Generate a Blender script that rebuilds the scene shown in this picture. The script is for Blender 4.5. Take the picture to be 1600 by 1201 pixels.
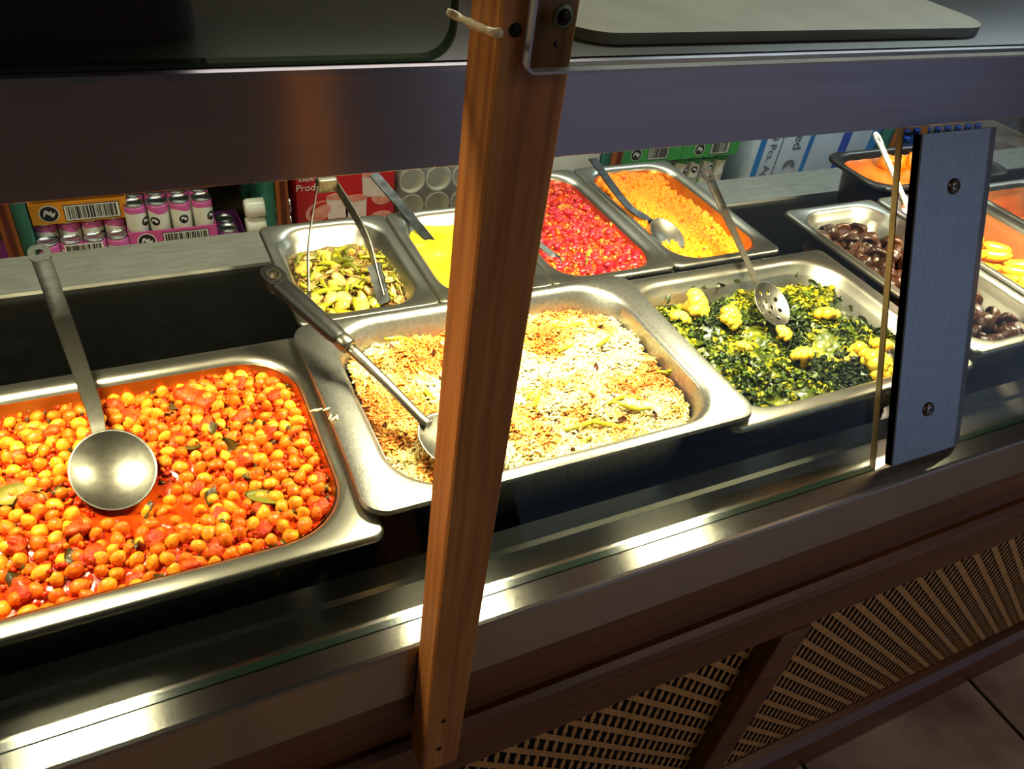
import bpy, bmesh, math, random
import numpy as np
from mathutils import Matrix, Vector

for o in list(bpy.data.objects): bpy.data.objects.remove(o)
SC = bpy.context.scene
COL = SC.collection
random.seed(7); RNG = np.random.default_rng(7)

# ------------------------------------------------------------------ camera
# world: x along the counter, y away from the customer, z up; z = 0 is the rim of the food pans (metres)
R = np.array([[0.8981483, -0.42306576, 0.11977062], [-0.18952627, -0.61829225, -0.76275454], [0.39674858, 0.66236701, -0.6355002]])
u_, s_, v_ = np.linalg.svd(R); R = u_ @ v_
FPX = 1227.65; CAM = np.array([0, 0, .458])
cam = bpy.data.cameras.new('camera'); cam.lens = 36 * FPX / 1600; cam.sensor_width = 36; cam.sensor_fit = 'HORIZONTAL'
cam.clip_start = .02; cam.clip_end = 60
co = bpy.data.objects.new('camera', cam); COL.objects.link(co)
M4 = Matrix.Identity(4)
for i in range(3):
    M4[i][0] = R[0][i]; M4[i][1] = -R[1][i]; M4[i][2] = -R[2][i]; M4[i][3] = CAM[i]
co.matrix_world = M4
SC.camera = co

def _ray(u, v): return R.T @ np.array([(u - 800) / FPX, (v - 600.5) / FPX, 1.])
def PZ(u, v, z): r = _ray(u, v); return CAM + r * ((z - CAM[2]) / r[2])   # real point at height z
def PY(u, v, y): r = _ray(u, v); return CAM + r * (y / r[1])              # real point at depth y

# ------------------------------------------------------------------ world, light, exposure
w = bpy.data.worlds.new('world'); SC.world = w; w.use_nodes = True
w.node_tree.nodes['Background'].inputs[0].default_value = (.56, .50, .50, 1)
w.node_tree.nodes['Background'].inputs[1].default_value = .06
SC.view_settings.view_transform = 'Standard'; SC.view_settings.look = 'None'
SC.view_settings.exposure = 0.0; SC.view_settings.gamma = 1.0; SC.view_settings.use_curve_mapping = False

def area(name, loc, target, sx, sy, power, col):
    l = bpy.data.lights.new(name, 'AREA'); l.shape = 'RECTANGLE'; l.size = sx; l.size_y = sy; l.energy = power; l.color = col
    o = bpy.data.objects.new(name, l); COL.objects.link(o); o.location = loc
    o.rotation_euler = (Vector(target) - Vector(loc)).to_track_quat('-Z', 'Y').to_euler(); return o
area('shop_side_lamp', (-1.9, .74, 1.05), (.1, .3, 0), .35, .35, 30, (1.0, .72, .42))
area('customer_side_fill', (1.7, -.9, 1.6), (1.1, .2, -.7), 1.2, .6, 5.5, (1.0, .74, .48))  # added fill lamp, placed to brighten the floor and wooden front
area('shop_window_daylight', (3.0, -2.3, .5), (2.4, .35, -.1), 3.2, 2.0, 12, (.52, .66, 1.0))
area('aisle_ceiling_light', (.3, 1.55, 1.75), (.3, 1.85, -.8), 2.2, .4, 48, (1.0, .93, .8))
area('aisle_ceiling_light_far', (2.6, 1.55, 1.75), (2.6, 1.85, -.8), 2.0, .4, 48, (.8, .9, 1.0))

# ------------------------------------------------------------------ helpers
def lin(c):
    return tuple((x / 12.92 if x <= .04045 else ((x + .055) / 1.055) ** 2.4) for x in c)
def hexc(h): return lin(tuple(int(h[i:i + 2], 16) / 255 for i in (0, 2, 4))) + (1,)

def mat(name, color='808080', rough=.5, metal=0., c2=None, scale=30., stretch=(1, 1, 1), detail=6., lo=.35, hi=.65, bump=0., bscale=None,
        coat=0., spec=.5, aniso=0., sss=0., attr=None, trans=0., rvar=0., c3=None):
    m = bpy.data.materials.new(name); m.use_nodes = True; nt = m.node_tree; N = nt.nodes; L = nt.links
    b = N['Principled BSDF']
    b.inputs['Base Color'].default_value = hexc(color); b.inputs['Roughness'].default_value = rough; b.inputs['Metallic'].default_value = metal
    b.inputs['Specular IOR Level'].default_value = spec; b.inputs['Coat Weight'].default_value = coat; b.inputs['Coat Roughness'].default_value = .08
    b.inputs['Transmission Weight'].default_value = trans
    if sss: b.inputs['Subsurface Weight'].default_value = sss; b.inputs['Subsurface Radius'].default_value = (.004, .002, .001); b.inputs['Subsurface Scale'].default_value = 1
    tc = N.new('ShaderNodeTexCoord'); mp = N.new('ShaderNodeMapping'); L.new(tc.outputs['Object'], mp.inputs[0]); mp.inputs['Scale'].default_value = stretch
    def noise(sc, det=detail):
        n = N.new('ShaderNodeTexNoise'); n.inputs['Scale'].default_value = sc; n.inputs['Detail'].default_value = det; L.new(mp.outputs[0], n.inputs['Vector']); return n
    base = None
    if attr:
        a = N.new('ShaderNodeAttribute'); a.attribute_name = attr; base = a.outputs['Color']
    if c2:
        n = noise(scale); r = N.new('ShaderNodeValToRGB'); L.new(n.outputs[0], r.inputs[0])
        r.color_ramp.elements[0].position = lo; r.color_ramp.elements[0].color = hexc(color)
        r.color_ramp.elements[1].position = hi; r.color_ramp.elements[1].color = hexc(c2)
        if c3:
            e = r.color_ramp.elements.new((lo + hi) / 2); e.color = hexc(c3)
        base = r.outputs[0]
    if base: L.new(base, b.inputs['Base Color'])
    if bump:
        n = noise(bscale or scale); bp = N.new('ShaderNodeBump'); bp.inputs['Strength'].default_value = bump; bp.inputs['Distance'].default_value = .002
        L.new(n.outputs[0], bp.inputs['Height']); L.new(bp.outputs[0], b.inputs['Normal'])
    if rvar:
        n = noise(scale); mr = N.new('ShaderNodeMapRange'); mr.inputs['To Min'].default_value = max(0, rough - rvar); mr.inputs['To Max'].default_value = rough + rvar
        L.new(n.outputs[0], mr.inputs[0]); L.new(mr.outputs[0], b.inputs['Roughness'])
    if aniso:
        b.inputs['Anisotropic'].default_value = aniso
        t = N.new('ShaderNodeTangent'); t.direction_type = 'UV_MAP'; t.uv_map = 'grain'; L.new(t.outputs[0], b.inputs['Tangent'])
    return m

def glassmat(name, tint='ffffff', refl=.008, rough=.02, haze=0.):
    m = bpy.data.materials.new(name); m.use_nodes = True; nt = m.node_tree; N = nt.nodes; L = nt.links
    for n in list(N): N.remove(n)
    out = N.new('ShaderNodeOutputMaterial'); tr = N.new('ShaderNodeBsdfTransparent'); tr.inputs[0].default_value = hexc(tint)
    gl = N.new('ShaderNodeBsdfGlossy'); gl.inputs['Roughness'].default_value = rough
    lw = N.new('ShaderNodeLayerWeight'); lw.inputs[0].default_value = .5
    pw = N.new('ShaderNodeMath'); pw.operation = 'POWER'; pw.inputs[1].default_value = 5; L.new(lw.outputs['Facing'], pw.inputs[0])
    fr = N.new('ShaderNodeMath'); fr.operation = 'MULTIPLY_ADD'; fr.inputs[1].default_value = .9; fr.inputs[2].default_value = refl; L.new(pw.outputs[0], fr.inputs[0])
    mx = N.new('ShaderNodeMixShader'); L.new(fr.outputs[0], mx.inputs[0]); L.new(tr.outputs[0], mx.inputs[1]); L.new(gl.outputs[0], mx.inputs[2])
    last = mx
    if haze:
        df = N.new('ShaderNodeBsdfDiffuse'); df.inputs[0].default_value = (.7, .7, .7, 1); m2 = N.new('ShaderNodeMixShader'); m2.inputs[0].default_value = haze
        L.new(mx.outputs[0], m2.inputs[1]); L.new(df.outputs[0], m2.inputs[2]); last = m2
    L.new(last.outputs[0], out.inputs[0]); return m

def tag(o, label=None, cat=None, group=None, kind=None):
    if label: o['label'] = label
    if cat: o['category'] = cat
    if group: o['group'] = group
    if kind: o['kind'] = kind
    return o

def thing(name, loc, label, cat, group=None, kind=None):
    o = bpy.data.objects.new(name, None); COL.objects.link(o); o.location = loc; o.empty_display_size = .02
    return tag(o, label, cat, group, kind)

def wloc(o):
    p = np.zeros(3)
    while o: p += np.array(o.location); o = o.parent
    return p

def mk(name, V, F, m, parent=None, label=None, cat=None, group=None, kind=None, smooth=True, colors=None, grain=None, angle=None):
    """world-space verts/faces -> one mesh object (origin at its base, or at its parent's origin)"""
    V = np.asarray(V, float)
    org = wloc(parent) if parent else np.array([(V[:, 0].min() + V[:, 0].max()) / 2, (V[:, 1].min() + V[:, 1].max()) / 2, V[:, 2].min()])
    me = bpy.data.meshes.new(name)
    me.from_pydata((V - org).tolist(), [], F if isinstance(F, list) else F.tolist()); me.update()
    return fin(name, me, m, parent, org, label, cat, group, kind, smooth, colors, grain, V, angle)

def fin(name, me, m, parent, org, label, cat, group, kind, smooth, colors, grain, V, angle=None):
    if m: me.materials.append(m)
    if smooth: me.polygons.foreach_set('use_smooth', [True] * len(me.polygons))
    if angle is not None: me.set_sharp_from_angle(angle=angle)
    if colors is not None:
        a = me.attributes.new('tint', 'FLOAT_COLOR', 'POINT'); c = np.ones((len(V), 4)); c[:, :3] = colors; a.data.foreach_set('color', c.ravel())
    if grain is not None:   # uv whose U runs across the brushed grain
        uv = me.uv_layers.new(name='grain'); co_ = np.zeros(len(me.vertices) * 3); me.vertices.foreach_get('co', co_); co_ = co_.reshape(-1, 3)
        li = np.zeros(len(me.loops), int); me.loops.foreach_get('vertex_index', li)
        ac = co_[li] @ np.array(grain[0]); al = co_[li] @ np.array(grain[1]); uv.data.foreach_set('uv', np.stack([ac, al], 1).ravel())
    o = bpy.data.objects.new(name, me); COL.objects.link(o)
    if parent: o.parent = parent
    else: o.location = org
    return tag(o, label, cat, group, kind)

XG = ((0, 1, .83), (1, 0, 0))       # steel brushed along x
ZG = ((1, 0, 0), (0, .4, 1))

def join(parts):
    V = []; F = []; n = 0
    for v, f in parts:
        v = np.asarray(v, float); V.append(v); F += [tuple(int(i) + n for i in q) for q in f]; n += len(v)
    return np.concatenate(V), F

def boxvf(x0, x1, y0, y1, z0, z1, bev=0., seg=2):
    bm = bmesh.new(); bmesh.ops.create_cube(bm, size=1)
    for v in bm.verts: v.co = ((x0 + x1) / 2 + v.co.x * (x1 - x0), (y0 + y1) / 2 + v.co.y * (y1 - y0), (z0 + z1) / 2 + v.co.z * (z1 - z0))
    if bev: bmesh.ops.bevel(bm, geom=list(bm.edges), offset=bev, segments=seg, affect='EDGES', profile=.5)
    bm.verts.index_update(); V = [tuple(v.co) for v in bm.verts]; F = [tuple(v.index for v in f.verts) for f in bm.faces]; bm.free(); return np.array(V), F

def box(name, b, m, parent=None, bev=.001, **k):
    V, F = boxvf(*b, bev=bev); k.setdefault('angle', .6); return mk(name, V, F, m, parent, **k)

def prism(prof, x0, x1):            # profile in (y,z) extruded along x
    n = len(prof); V = [(x0, y, z) for y, z in prof] + [(x1, y, z) for y, z in prof]
    F = [(i, (i + 1) % n, n + (i + 1) % n, n + i) for i in range(n)] + [tuple(range(n - 1, -1, -1)), tuple(range(n, 2 * n))]
    return np.array(V), F

def frames(P, up):
    P = np.asarray(P, float); T = np.gradient(P, axis=0); T /= np.linalg.norm(T, axis=1)[:, None]
    S = np.cross(T, np.asarray(up, float)); S /= np.linalg.norm(S, axis=1)[:, None]; U = np.cross(S, T); return P, T, S, U

def smoothpath(P, n):
    P = np.asarray(P, float); t = np.linspace(0, len(P) - 1, n); out = []
    Q = np.vstack([2 * P[0] - P[1], P, 2 * P[-1] - P[-2]])
    for s in t:
        i = min(int(s), len(P) - 2); f = s - i; a, b, c, d = Q[i:i + 4]
        out.append(.5 * (2 * b + (c - a) * f + (2 * a - 5 * b + 4 * c - d) * f * f + (3 * b - a - 3 * c + d) * f ** 3))
    return np.array(out)

def tube(P, rad, n=10, up=(0, 0, 1), ex=(1, 1), power=1.):
    """swept ellipse; rad scalar or list; ex = (side, up) stretch"""
    P, T, S, U = frames(P, up); k = len(P); rad = np.broadcast_to(np.asarray(rad, float), (k,))
    V = []
    for i in range(k):
        for j in range(n):
            a = 2 * math.pi * j / n; c, s = math.cos(a), math.sin(a)
            c = math.copysign(abs(c) ** power, c); s = math.copysign(abs(s) ** power, s)
            V.append(P[i] + rad[i] * (ex[0] * c * S[i] + ex[1] * s * U[i]))
    F = [(i * n + j, i * n + (j + 1) % n, (i + 1) * n + (j + 1) % n, (i + 1) * n + j) for i in range(k - 1) for j in range(n)]
    F += [tuple(range(n - 1, -1, -1)), tuple(range((k - 1) * n, k * n))]
    return np.array(V), F

def ribbon(P, wid, th, up):
    """flat strip handle with rounded edge: widths list along path"""
    P, T, S, U = frames(P, up); k = len(P); wid = np.interp(np.linspace(0, 1, k), np.linspace(0, 1, len(wid)), wid)
    V = []; cs = [(-1, .5), (-.93, 1), (.93, 1), (1, .5), (1, -.5), (.93, -1), (-.93, -1), (-1, -.5)]
    for i in range(k):
        for a, b in cs: V.append(P[i] + S[i] * a * wid[i] / 2 + U[i] * b * th / 2)
    n = 8
    F = [(i * n + j, i * n + (j + 1) % n, (i + 1) * n + (j + 1) % n, (i + 1) * n + j) for i in range(k - 1) for j in range(n)]
    F += [tuple(range(n - 1, -1, -1)), tuple(range((k - 1) * n, k * n))]
    return np.array(V), F

def tab(C, d, s, u, hl, hw, il, iw, th, n=28):
    """rounded end tab with a real hole; half lengths hl x hw outer, il x iw hole"""
    C = np.array(C, float); V = []
    for (a_, b_) in ((hl, hw), (il, iw)):
        for zz in (-th / 2, th / 2):
            for j in range(n):
                t = 2 * math.pi * j / n; c, q = math.cos(t), math.sin(t); e = .8
                V.append(C + d * a_ * math.copysign(abs(c) ** e, c) + s * b_ * math.copysign(abs(q) ** e, q) + u * zz)
    F = []
    for j in range(n):
        k = (j + 1) % n
        F += [(j, k, n + k, n + j), (2 * n + k, 2 * n + j, 3 * n + j, 3 * n + k), (n + j, n + k, 3 * n + k, 3 * n + j), (k, j, 2 * n + j, 2 * n + k)]
    return np.array(V), F

def rrect(x0, x1, y0, y1, r, z, nc=7, ns=6):
    """rounded rectangle loop, counter-clockwise, constant point count"""
    r = max(1e-5, min(r, (x1 - x0) / 2 - 1e-4, (y1 - y0) / 2 - 1e-4)); P = []
    cs = [(x1 - r, y0 + r, -90), (x1 - r, y1 - r, 0), (x0 + r, y1 - r, 90), (x0 + r, y0 + r, 180)]
    for i, (cx, cy, a0) in enumerate(cs):
        for k in range(nc + 1):
            a = math.radians(a0 + 90 * k / nc); P.append((cx + r * math.cos(a), cy + r * math.sin(a), z))
        nx, ny, na = cs[(i + 1) % 4]; a = math.radians(na)
        q = (nx + r * math.cos(a), ny + r * math.sin(a), z); p = P[-1]
        for k in range(1, ns): P.append(tuple(p[j] + (q[j] - p[j]) * k / ns for j in range(3)))
    return P

def loft(loops, cap0=True, cap1=True):
    n = len(loops[0]); V = [p for l in loops for p in l]; F = []
    for i in range(len(loops) - 1):
        for j in range(n): F.append((i * n + j, i * n + (j + 1) % n, (i + 1) * n + (j + 1) % n, (i + 1) * n + j))
    if cap0: F.append(tuple(range(n - 1, -1, -1)))
    if cap1: F.append(tuple(range((len(loops) - 1) * n, len(loops) * n)))
    return np.array(V), F

def lathe(prof, n=24, C=(0, 0, 0)):
    V = [(C[0] + r * math.cos(2 * math.pi * j / n), C[1] + r * math.sin(2 * math.pi * j / n), C[2] + z) for r, z in prof for j in range(n)]
    F = [(i * n + j, i * n + (j + 1) % n, (i + 1) * n + (j + 1) % n, (i + 1) * n + j) for i in range(len(prof) - 1) for j in range(n)]
    F += [tuple(range(n - 1, -1, -1)), tuple(range((len(prof) - 1) * n, len(prof) * n))]
    return np.array(V), F

def sphere(n=12, m=8):
    V = [(0, 0, 1)]; F = []
    for i in range(1, m):
        t = math.pi * i / m
        for j in range(n): p = 2 * math.pi * j / n; V.append((math.sin(t) * math.cos(p), math.sin(t) * math.sin(p), math.cos(t)))
    V.append((0, 0, -1)); e = len(V) - 1
    for j in range(n): F.append((0, 1 + j, 1 + (j + 1) % n)); F.append((e, 1 + (m - 2) * n + (j + 1) % n, 1 + (m - 2) * n + j))
    for i in range(m - 2):
        for j in range(n): F.append((1 + i * n + j, 1 + (i + 1) * n + j, 1 + (i + 1) * n + (j + 1) % n, 1 + i * n + (j + 1) % n))
    return np.array(V), F

def hash2(ix, iy, seed):
    h = (ix.astype(np.int64) * 374761393 + iy.astype(np.int64) * 668265263 + seed * 974711) & 0x7fffffff
    h = ((h ^ (h >> 13)) * 1274126177) & 0x7fffffff; return ((h ^ (h >> 16)) & 0xffff) / 65535.
def vnoise(x, y, seed=0):
    ix, iy = np.floor(x), np.floor(y); fx, fy = x - ix, y - iy; fx = fx * fx * (3 - 2 * fx); fy = fy * fy * (3 - 2 * fy)
    a, b, c, d = hash2(ix, iy, seed), hash2(ix + 1, iy, seed), hash2(ix, iy + 1, seed), hash2(ix + 1, iy + 1, seed)
    return (a * (1 - fx) + b * fx) * (1 - fy) + (c * (1 - fx) + d * fx) * fy - .5
def fbm(x, y, sc, oct=4, seed=0):
    x = np.asarray(x, float); y = np.asarray(y, float); v = 0; a = 1.
    for o in range(oct): v = v + a * vnoise(x * sc + 31.7 * o, y * sc + 11.3 * o, seed + o); a *= .5; sc *= 2.07
    return v

def clamp_rr(X, Y, x0, x1, y0, y1, r):
    """pull points outside a rounded rectangle onto its edge"""
    X = np.clip(X, x0, x1); Y = np.clip(Y, y0, y1)
    cx = np.clip(X, x0 + r, x1 - r); cy = np.clip(Y, y0 + r, y1 - r); dx, dy = X - cx, Y - cy; d = np.hypot(dx, dy)
    k = np.where(d > r, r / np.maximum(d, 1e-9), 1.); return cx + dx * k, cy + dy * k

def field(name, b, r, hf, m, step=.0022, parent=None, colf=None, **kw):
    """food surface filling a pan: a height field with a skirt"""
    x0, x1, y0, y1 = b; nx = int((x1 - x0) / step) + 1; ny = int((y1 - y0) / step) + 1
    X, Y = np.meshgrid(np.linspace(x0, x1, nx), np.linspace(y0, y1, ny)); X, Y = clamp_rr(X, Y, x0, x1, y0, y1, r)
    Z = hf(X, Y); V = np.stack([X.ravel(), Y.ravel(), Z.ravel()], 1)
    i = np.arange(nx * ny).reshape(ny, nx); F = np.stack([i[:-1, :-1].ravel(), i[:-1, 1:].ravel(), i[1:, 1:].ravel(), i[1:, :-1].ravel()], 1)
    return mk(name, V, F, m, parent, colors=colf(X.ravel(), Y.ravel()) if colf else None, **kw)

def scatter(b, r, n, dmin, dens=None, tries=40):
    x0, x1, y0, y1 = b; P = []; g = {}; t = 0
    while len(P) < n and t < n * tries:
        t += 1; x = RNG.uniform(x0, x1); y = RNG.uniform(y0, y1)
        cx = min(max(x, x0 + r), x1 - r); cy = min(max(y, y0 + r), y1 - r)
        if math.hypot(x - cx, y - cy) > r: continue
        if dens and RNG.random() > dens(x, y): continue
        k = (int(x // dmin), int(y // dmin)); ok = True
        for i in (-1, 0, 1):
            for j in (-1, 0, 1):
                for q in g.get((k[0] + i, k[1] + j), ()):
                    if (q[0] - x) ** 2 + (q[1] - y) ** 2 < dmin * dmin: ok = False
        if ok: g.setdefault(k, []).append((x, y)); P.append((x, y))
    return P

def scatter2(b, r, n):
    x = RNG.uniform(b[0], b[1], n * 2); y = RNG.uniform(b[2], b[3], n * 2); X, Y = clamp_rr(x, y, *b, r); ok = (np.abs(X - x) + np.abs(Y - y)) < 1e-7
    return np.column_stack([x[ok], y[ok]])[:n]
def place(me, name, loc, rot=(0, 0, 0), sc=1., label=None, cat=None, group=None):
    o = bpy.data.objects.new(name, me); COL.objects.link(o); o.location = loc; o.rotation_euler = rot
    o.scale = (sc, sc, sc) if np.isscalar(sc) else sc
    return tag(o, label, cat, group)

def meshdata(name, V, F, m, smooth=True):
    me = bpy.data.meshes.new(name); me.from_pydata(np.asarray(V).tolist(), [], [tuple(f) for f in F]); me.update(); me.materials.append(m)
    if smooth: me.polygons.foreach_set('use_smooth', [True] * len(me.polygons))
    return me

def swarm(protoV, protoF, pos, rot, scl):
    """many small copies joined (for what nobody could count). pos Nx3, rot Nx3x3, scl Nx3"""
    protoV = np.asarray(protoV, float); n = len(pos); k = len(protoV)
    V = np.einsum('nij,nkj->nki', rot, protoV[None] * scl[:, None, :]) + pos[:, None, :]
    tri = [];
    for f in protoF:
        for q in range(1, len(f) - 1): tri.append((f[0], f[q], f[q + 1]))
    T = (np.array(tri)[None] + (np.arange(n) * k)[:, None, None]).reshape(-1, 3)
    return V.reshape(-1, 3), T

def fastmk(name, V, T, m, colors=None, **kw):
    me = bpy.data.meshes.new(name); org = np.array([V[:, 0].mean(), V[:, 1].mean(), V[:, 2].min()])
    me.vertices.add(len(V)); me.vertices.foreach_set('co', (V - org).astype(np.float32).ravel())
    me.loops.add(len(T) * 3); me.loops.foreach_set('vertex_index', T.astype(np.int32).ravel())
    me.polygons.add(len(T)); me.polygons.foreach_set('loop_start', np.arange(0, len(T) * 3, 3, dtype=np.int32))
    me.update(calc_edges=True)
    return fin(name, me, m, None, org, kw.get('label'), kw.get('cat'), kw.get('group'), kw.get('kind'), True, colors, None, V)

def randrot(n, tilt=1.):
    """random yaw with limited tilt"""
    a = RNG.uniform(0, 2 * math.pi, n); b = RNG.normal(0, tilt, n); c = RNG.normal(0, tilt, n)
    ca, sa, cb, sb, cc, sc = np.cos(a), np.sin(a), np.cos(b), np.sin(b), np.cos(c), np.sin(c); z = np.zeros(n); o = np.ones(n)
    A = np.stack([np.stack([ca, -sa, z], 1), np.stack([sa, ca, z], 1), np.stack([z, z, o], 1)], 1)
    B = np.stack([np.stack([cb, z, sb], 1), np.stack([z, o, z], 1), np.stack([-sb, z, cb], 1)], 1)
    C = np.stack([np.stack([o, z, z], 1), np.stack([z, cc, -sc], 1), np.stack([z, sc, cc], 1)], 1)
    return A @ B @ C

_dg = None
def textvf(s, size, shear=0., align='CENTER'):
    cu = bpy.data.curves.new('t', 'FONT'); cu.body = s; cu.size = size; cu.align_x = align; cu.align_y = 'CENTER'; cu.shear = shear
    o = bpy.data.objects.new('t', cu); COL.objects.link(o); dg = bpy.context.evaluated_depsgraph_get(); dg.update()
    me = bpy.data.meshes.new_from_object(o.evaluated_get(dg)); V = np.array([tuple(v.co) for v in me.vertices]); F = [tuple(p.vertices) for p in me.polygons]
    bpy.data.objects.remove(o); bpy.data.curves.remove(cu); bpy.data.meshes.remove(me); return V, F

# ------------------------------------------------------------------ materials
STEEL = mat('brushed_steel', 'a39f98', .25, 1., aniso=.9, c2='a29e98', scale=6, stretch=(.4, 30, 30), lo=.3, hi=.7)
STEELX = mat('canopy_steel', '98949c', .34, 1., aniso=.9, c2='908c94', scale=6, stretch=(.4, 30, 30), lo=.3, hi=.7)
SHELFS = mat('scuffed_shelf_steel', '8a867c', .5, 1., aniso=.4, c2='78746a', scale=30, stretch=(1, 6, 6), lo=.3, hi=.7)
TOPS = mat('dark_shelf_top', '26221b', .3, 0., c2='1c1914', scale=14, spec=.2)
STEELB = mat('bracket_steel', '92989c', .42, 1., aniso=.5, c2='878d92', scale=8, stretch=(30, 30, .5), lo=.3, hi=.7)
PAN = mat('pan_steel', 'b8b3a8', .33, 1., c2='aaa598', scale=40, rvar=.07, bump=.03, bscale=90)
ALU = mat('cast_aluminium', 'b2b0ac', .36, 1., c2='8c8984', scale=260, rvar=.06, bump=.12, bscale=500, lo=.4, hi=.75)
UTEN = mat('utensil_steel', '888378', .36, 1., c2='6e695f', scale=140, rvar=.08, bump=.05, bscale=120)
UTEND = mat('dull_dark_steel', '4c4c4e', .35, 1., c2='343434', scale=90, rvar=.08)
BLACKG = mat('black_hotplate_glass', '030303', .16, 0., c2='080706', scale=40, rvar=.08, spec=.14, lo=.45, hi=.8)
PLASTIC = mat('black_plastic', '080808', .5, spec=.3, c2='121211', scale=90, bump=.05, bscale=300)
DARK = mat('dark_void', '0b0806', .8, c2='120d0a', scale=10)
PINE = mat('pine_wood', 'bb7e3c', .55, c2='935a28', scale=22, stretch=(9, 9, .35), detail=4, bump=.15, bscale=60, lo=.35, hi=.7)
MAHOG = mat('varnished_brown_wood', '6e4019', .36, c2='45260f', scale=9, stretch=(.5, 9, 9), detail=6, bump=.06, bscale=40, lo=.3, hi=.7)
CANE = mat('tan_fretwork_board', 'c4965a', .6, c2='b0844c', scale=60, bump=.1, bscale=200)
TILE = mat('stone_floor_tile', 'c8b09c', .5, c2='7c6454', scale=6, detail=9, bump=.2, bscale=30, lo=.3, hi=.7, c3='a68c7a')
GROUT = mat('dark_grout', '1c1815', .9, c2='26201c', scale=80)
WALLM = mat('shop_wall_paint', '6f6a5c', .8, c2='645f52', scale=3)
GLASS = glassmat('guard_glass', 'eef6f0')
EDGEB = mat('bronze_glass_edge', '7a6644', .3, .3, c2='6a583a', scale=30)
GLASSE = mat('green_glass_edge', '12261e', .15, 0., c2='0e1e18', scale=20, spec=.6)
ACRYL = glassmat('clear_acrylic', 'e4e8e2', haze=.004)
BOARD = mat('grey_cutting_board', '9a9886', .5, c2='8c8a78', scale=18, bump=.05, bscale=200)
WHITEP = mat('white_print', 'f0efe8', .5, c2='e6e4da', scale=30)
BLACKP = mat('black_print', '141414', .5, c2='1d1d1d', scale=30)

# ------------------------------------------------------------------ floor, wall
ZF = -.90; XL, XR = -1.4, 3.4
fl = box('floor', (-2.5, 4.5, -2.6, 3.2, ZF - .06, ZF - .006), GROUT, kind='structure', label='stone tiled shop floor', smooth=False)
tm = None
for i in range(-7, 7):
    for j in range(-5, 6):
        x0 = 1.352 + i * .45; y0 = .475 + j * .45
        if x0 < -2.5 or x0 > 4.2 or y0 < -2.6 or y0 > 2.8: continue
        if tm is None:
            V, F = boxvf(.004, .446, .004, .446, -.006, 0, .0015, 1); tm = meshdata('tile', V, F, TILE, False)
        o = bpy.data.objects.new('tile', tm); COL.objects.link(o); o.parent = fl; o.location = Vector((x0, y0, ZF)) - fl.location
box('wall_back', (-2.5, 4.5, 3.0, 3.1, ZF, 1.9), WALLM, kind='structure', label='plain shop wall behind the stock shelves')

# ------------------------------------------------------------------ counter
ct = thing('serving_counter', (1., .6, ZF), 'long serving counter with steel ledge, black hot plate and brown wooden front', 'counter')
box('carcass', (XL, XR, .335, .92, ZF, -.095), DARK, ct)
V, F = prism([(.285, -.116), (.2845, -.054), (.2855, -.051), (.288, -.05), (.306, -.05), (.306, -.056), (.320, -.056), (.320, -.116)], XL, XR)
mk('steel_ledge', V, F, STEEL, ct, smooth=False, grain=XG, label='brushed steel front ledge')
V, F = prism([(.3125, -.063), (.346, -.063), (.350, -.0605), (.368, -.0605), (.371, -.064), (.371, -.095), (.3125, -.095)], XL, XR)
mk('steel_deck', V, F, STEEL, ct, smooth=False, grain=XG, label='dark brushed steel strip inside the glass')
box('hot_plate', (XL, XR, .3715, .856, -.095, -.0785), BLACKG, ct, label='black glossy hot plate')
V, F = prism([(.8565, -.095), (.8565, -.079), (.8585, -.076), (.935, -.0755), (.938, -.079), (.938, -.13), (.922, -.13), (.922, -.095)], XL, XR)
mk('back_shelf', V, F, SHELFS, ct, smooth=False, grain=XG, label='scuffed steel shelf strip along the back')
box('fascia_board', (XL, XR, .294, .334, -.202, -.1165), MAHOG, ct, .004, label='flat brown board under the ledge')
def rail(prof, x0, x1, name, par, **k):
    V, F = prism(prof, x0, x1); return mk(name, V, F, MAHOG, par, smooth=False, **k)
rail([(.330, -.209), (.293, -.209), (.287, -.213), (.284, -.222), (.286, -.232), (.290, -.236), (.290, -.300), (.294, -.307), (.300, -.310), (.330, -.310)], XL, XR, 'top_rail', ct)
rail([(.330, -.765), (.310, -.765), (.300, -.768), (.289, -.780), (.285, -.805), (.287, -.845), (.292, -.852), (.292, ZF), (.330, ZF)], XL, XR, 'bottom_rail', ct)
for sx in (-.62, .588, 1.95):
    V, F = boxvf(sx, sx + .05, .289, .329, -.7655, -.3095, .004); mk('stile', V, F, MAHOG, ct, angle=.6)

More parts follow.
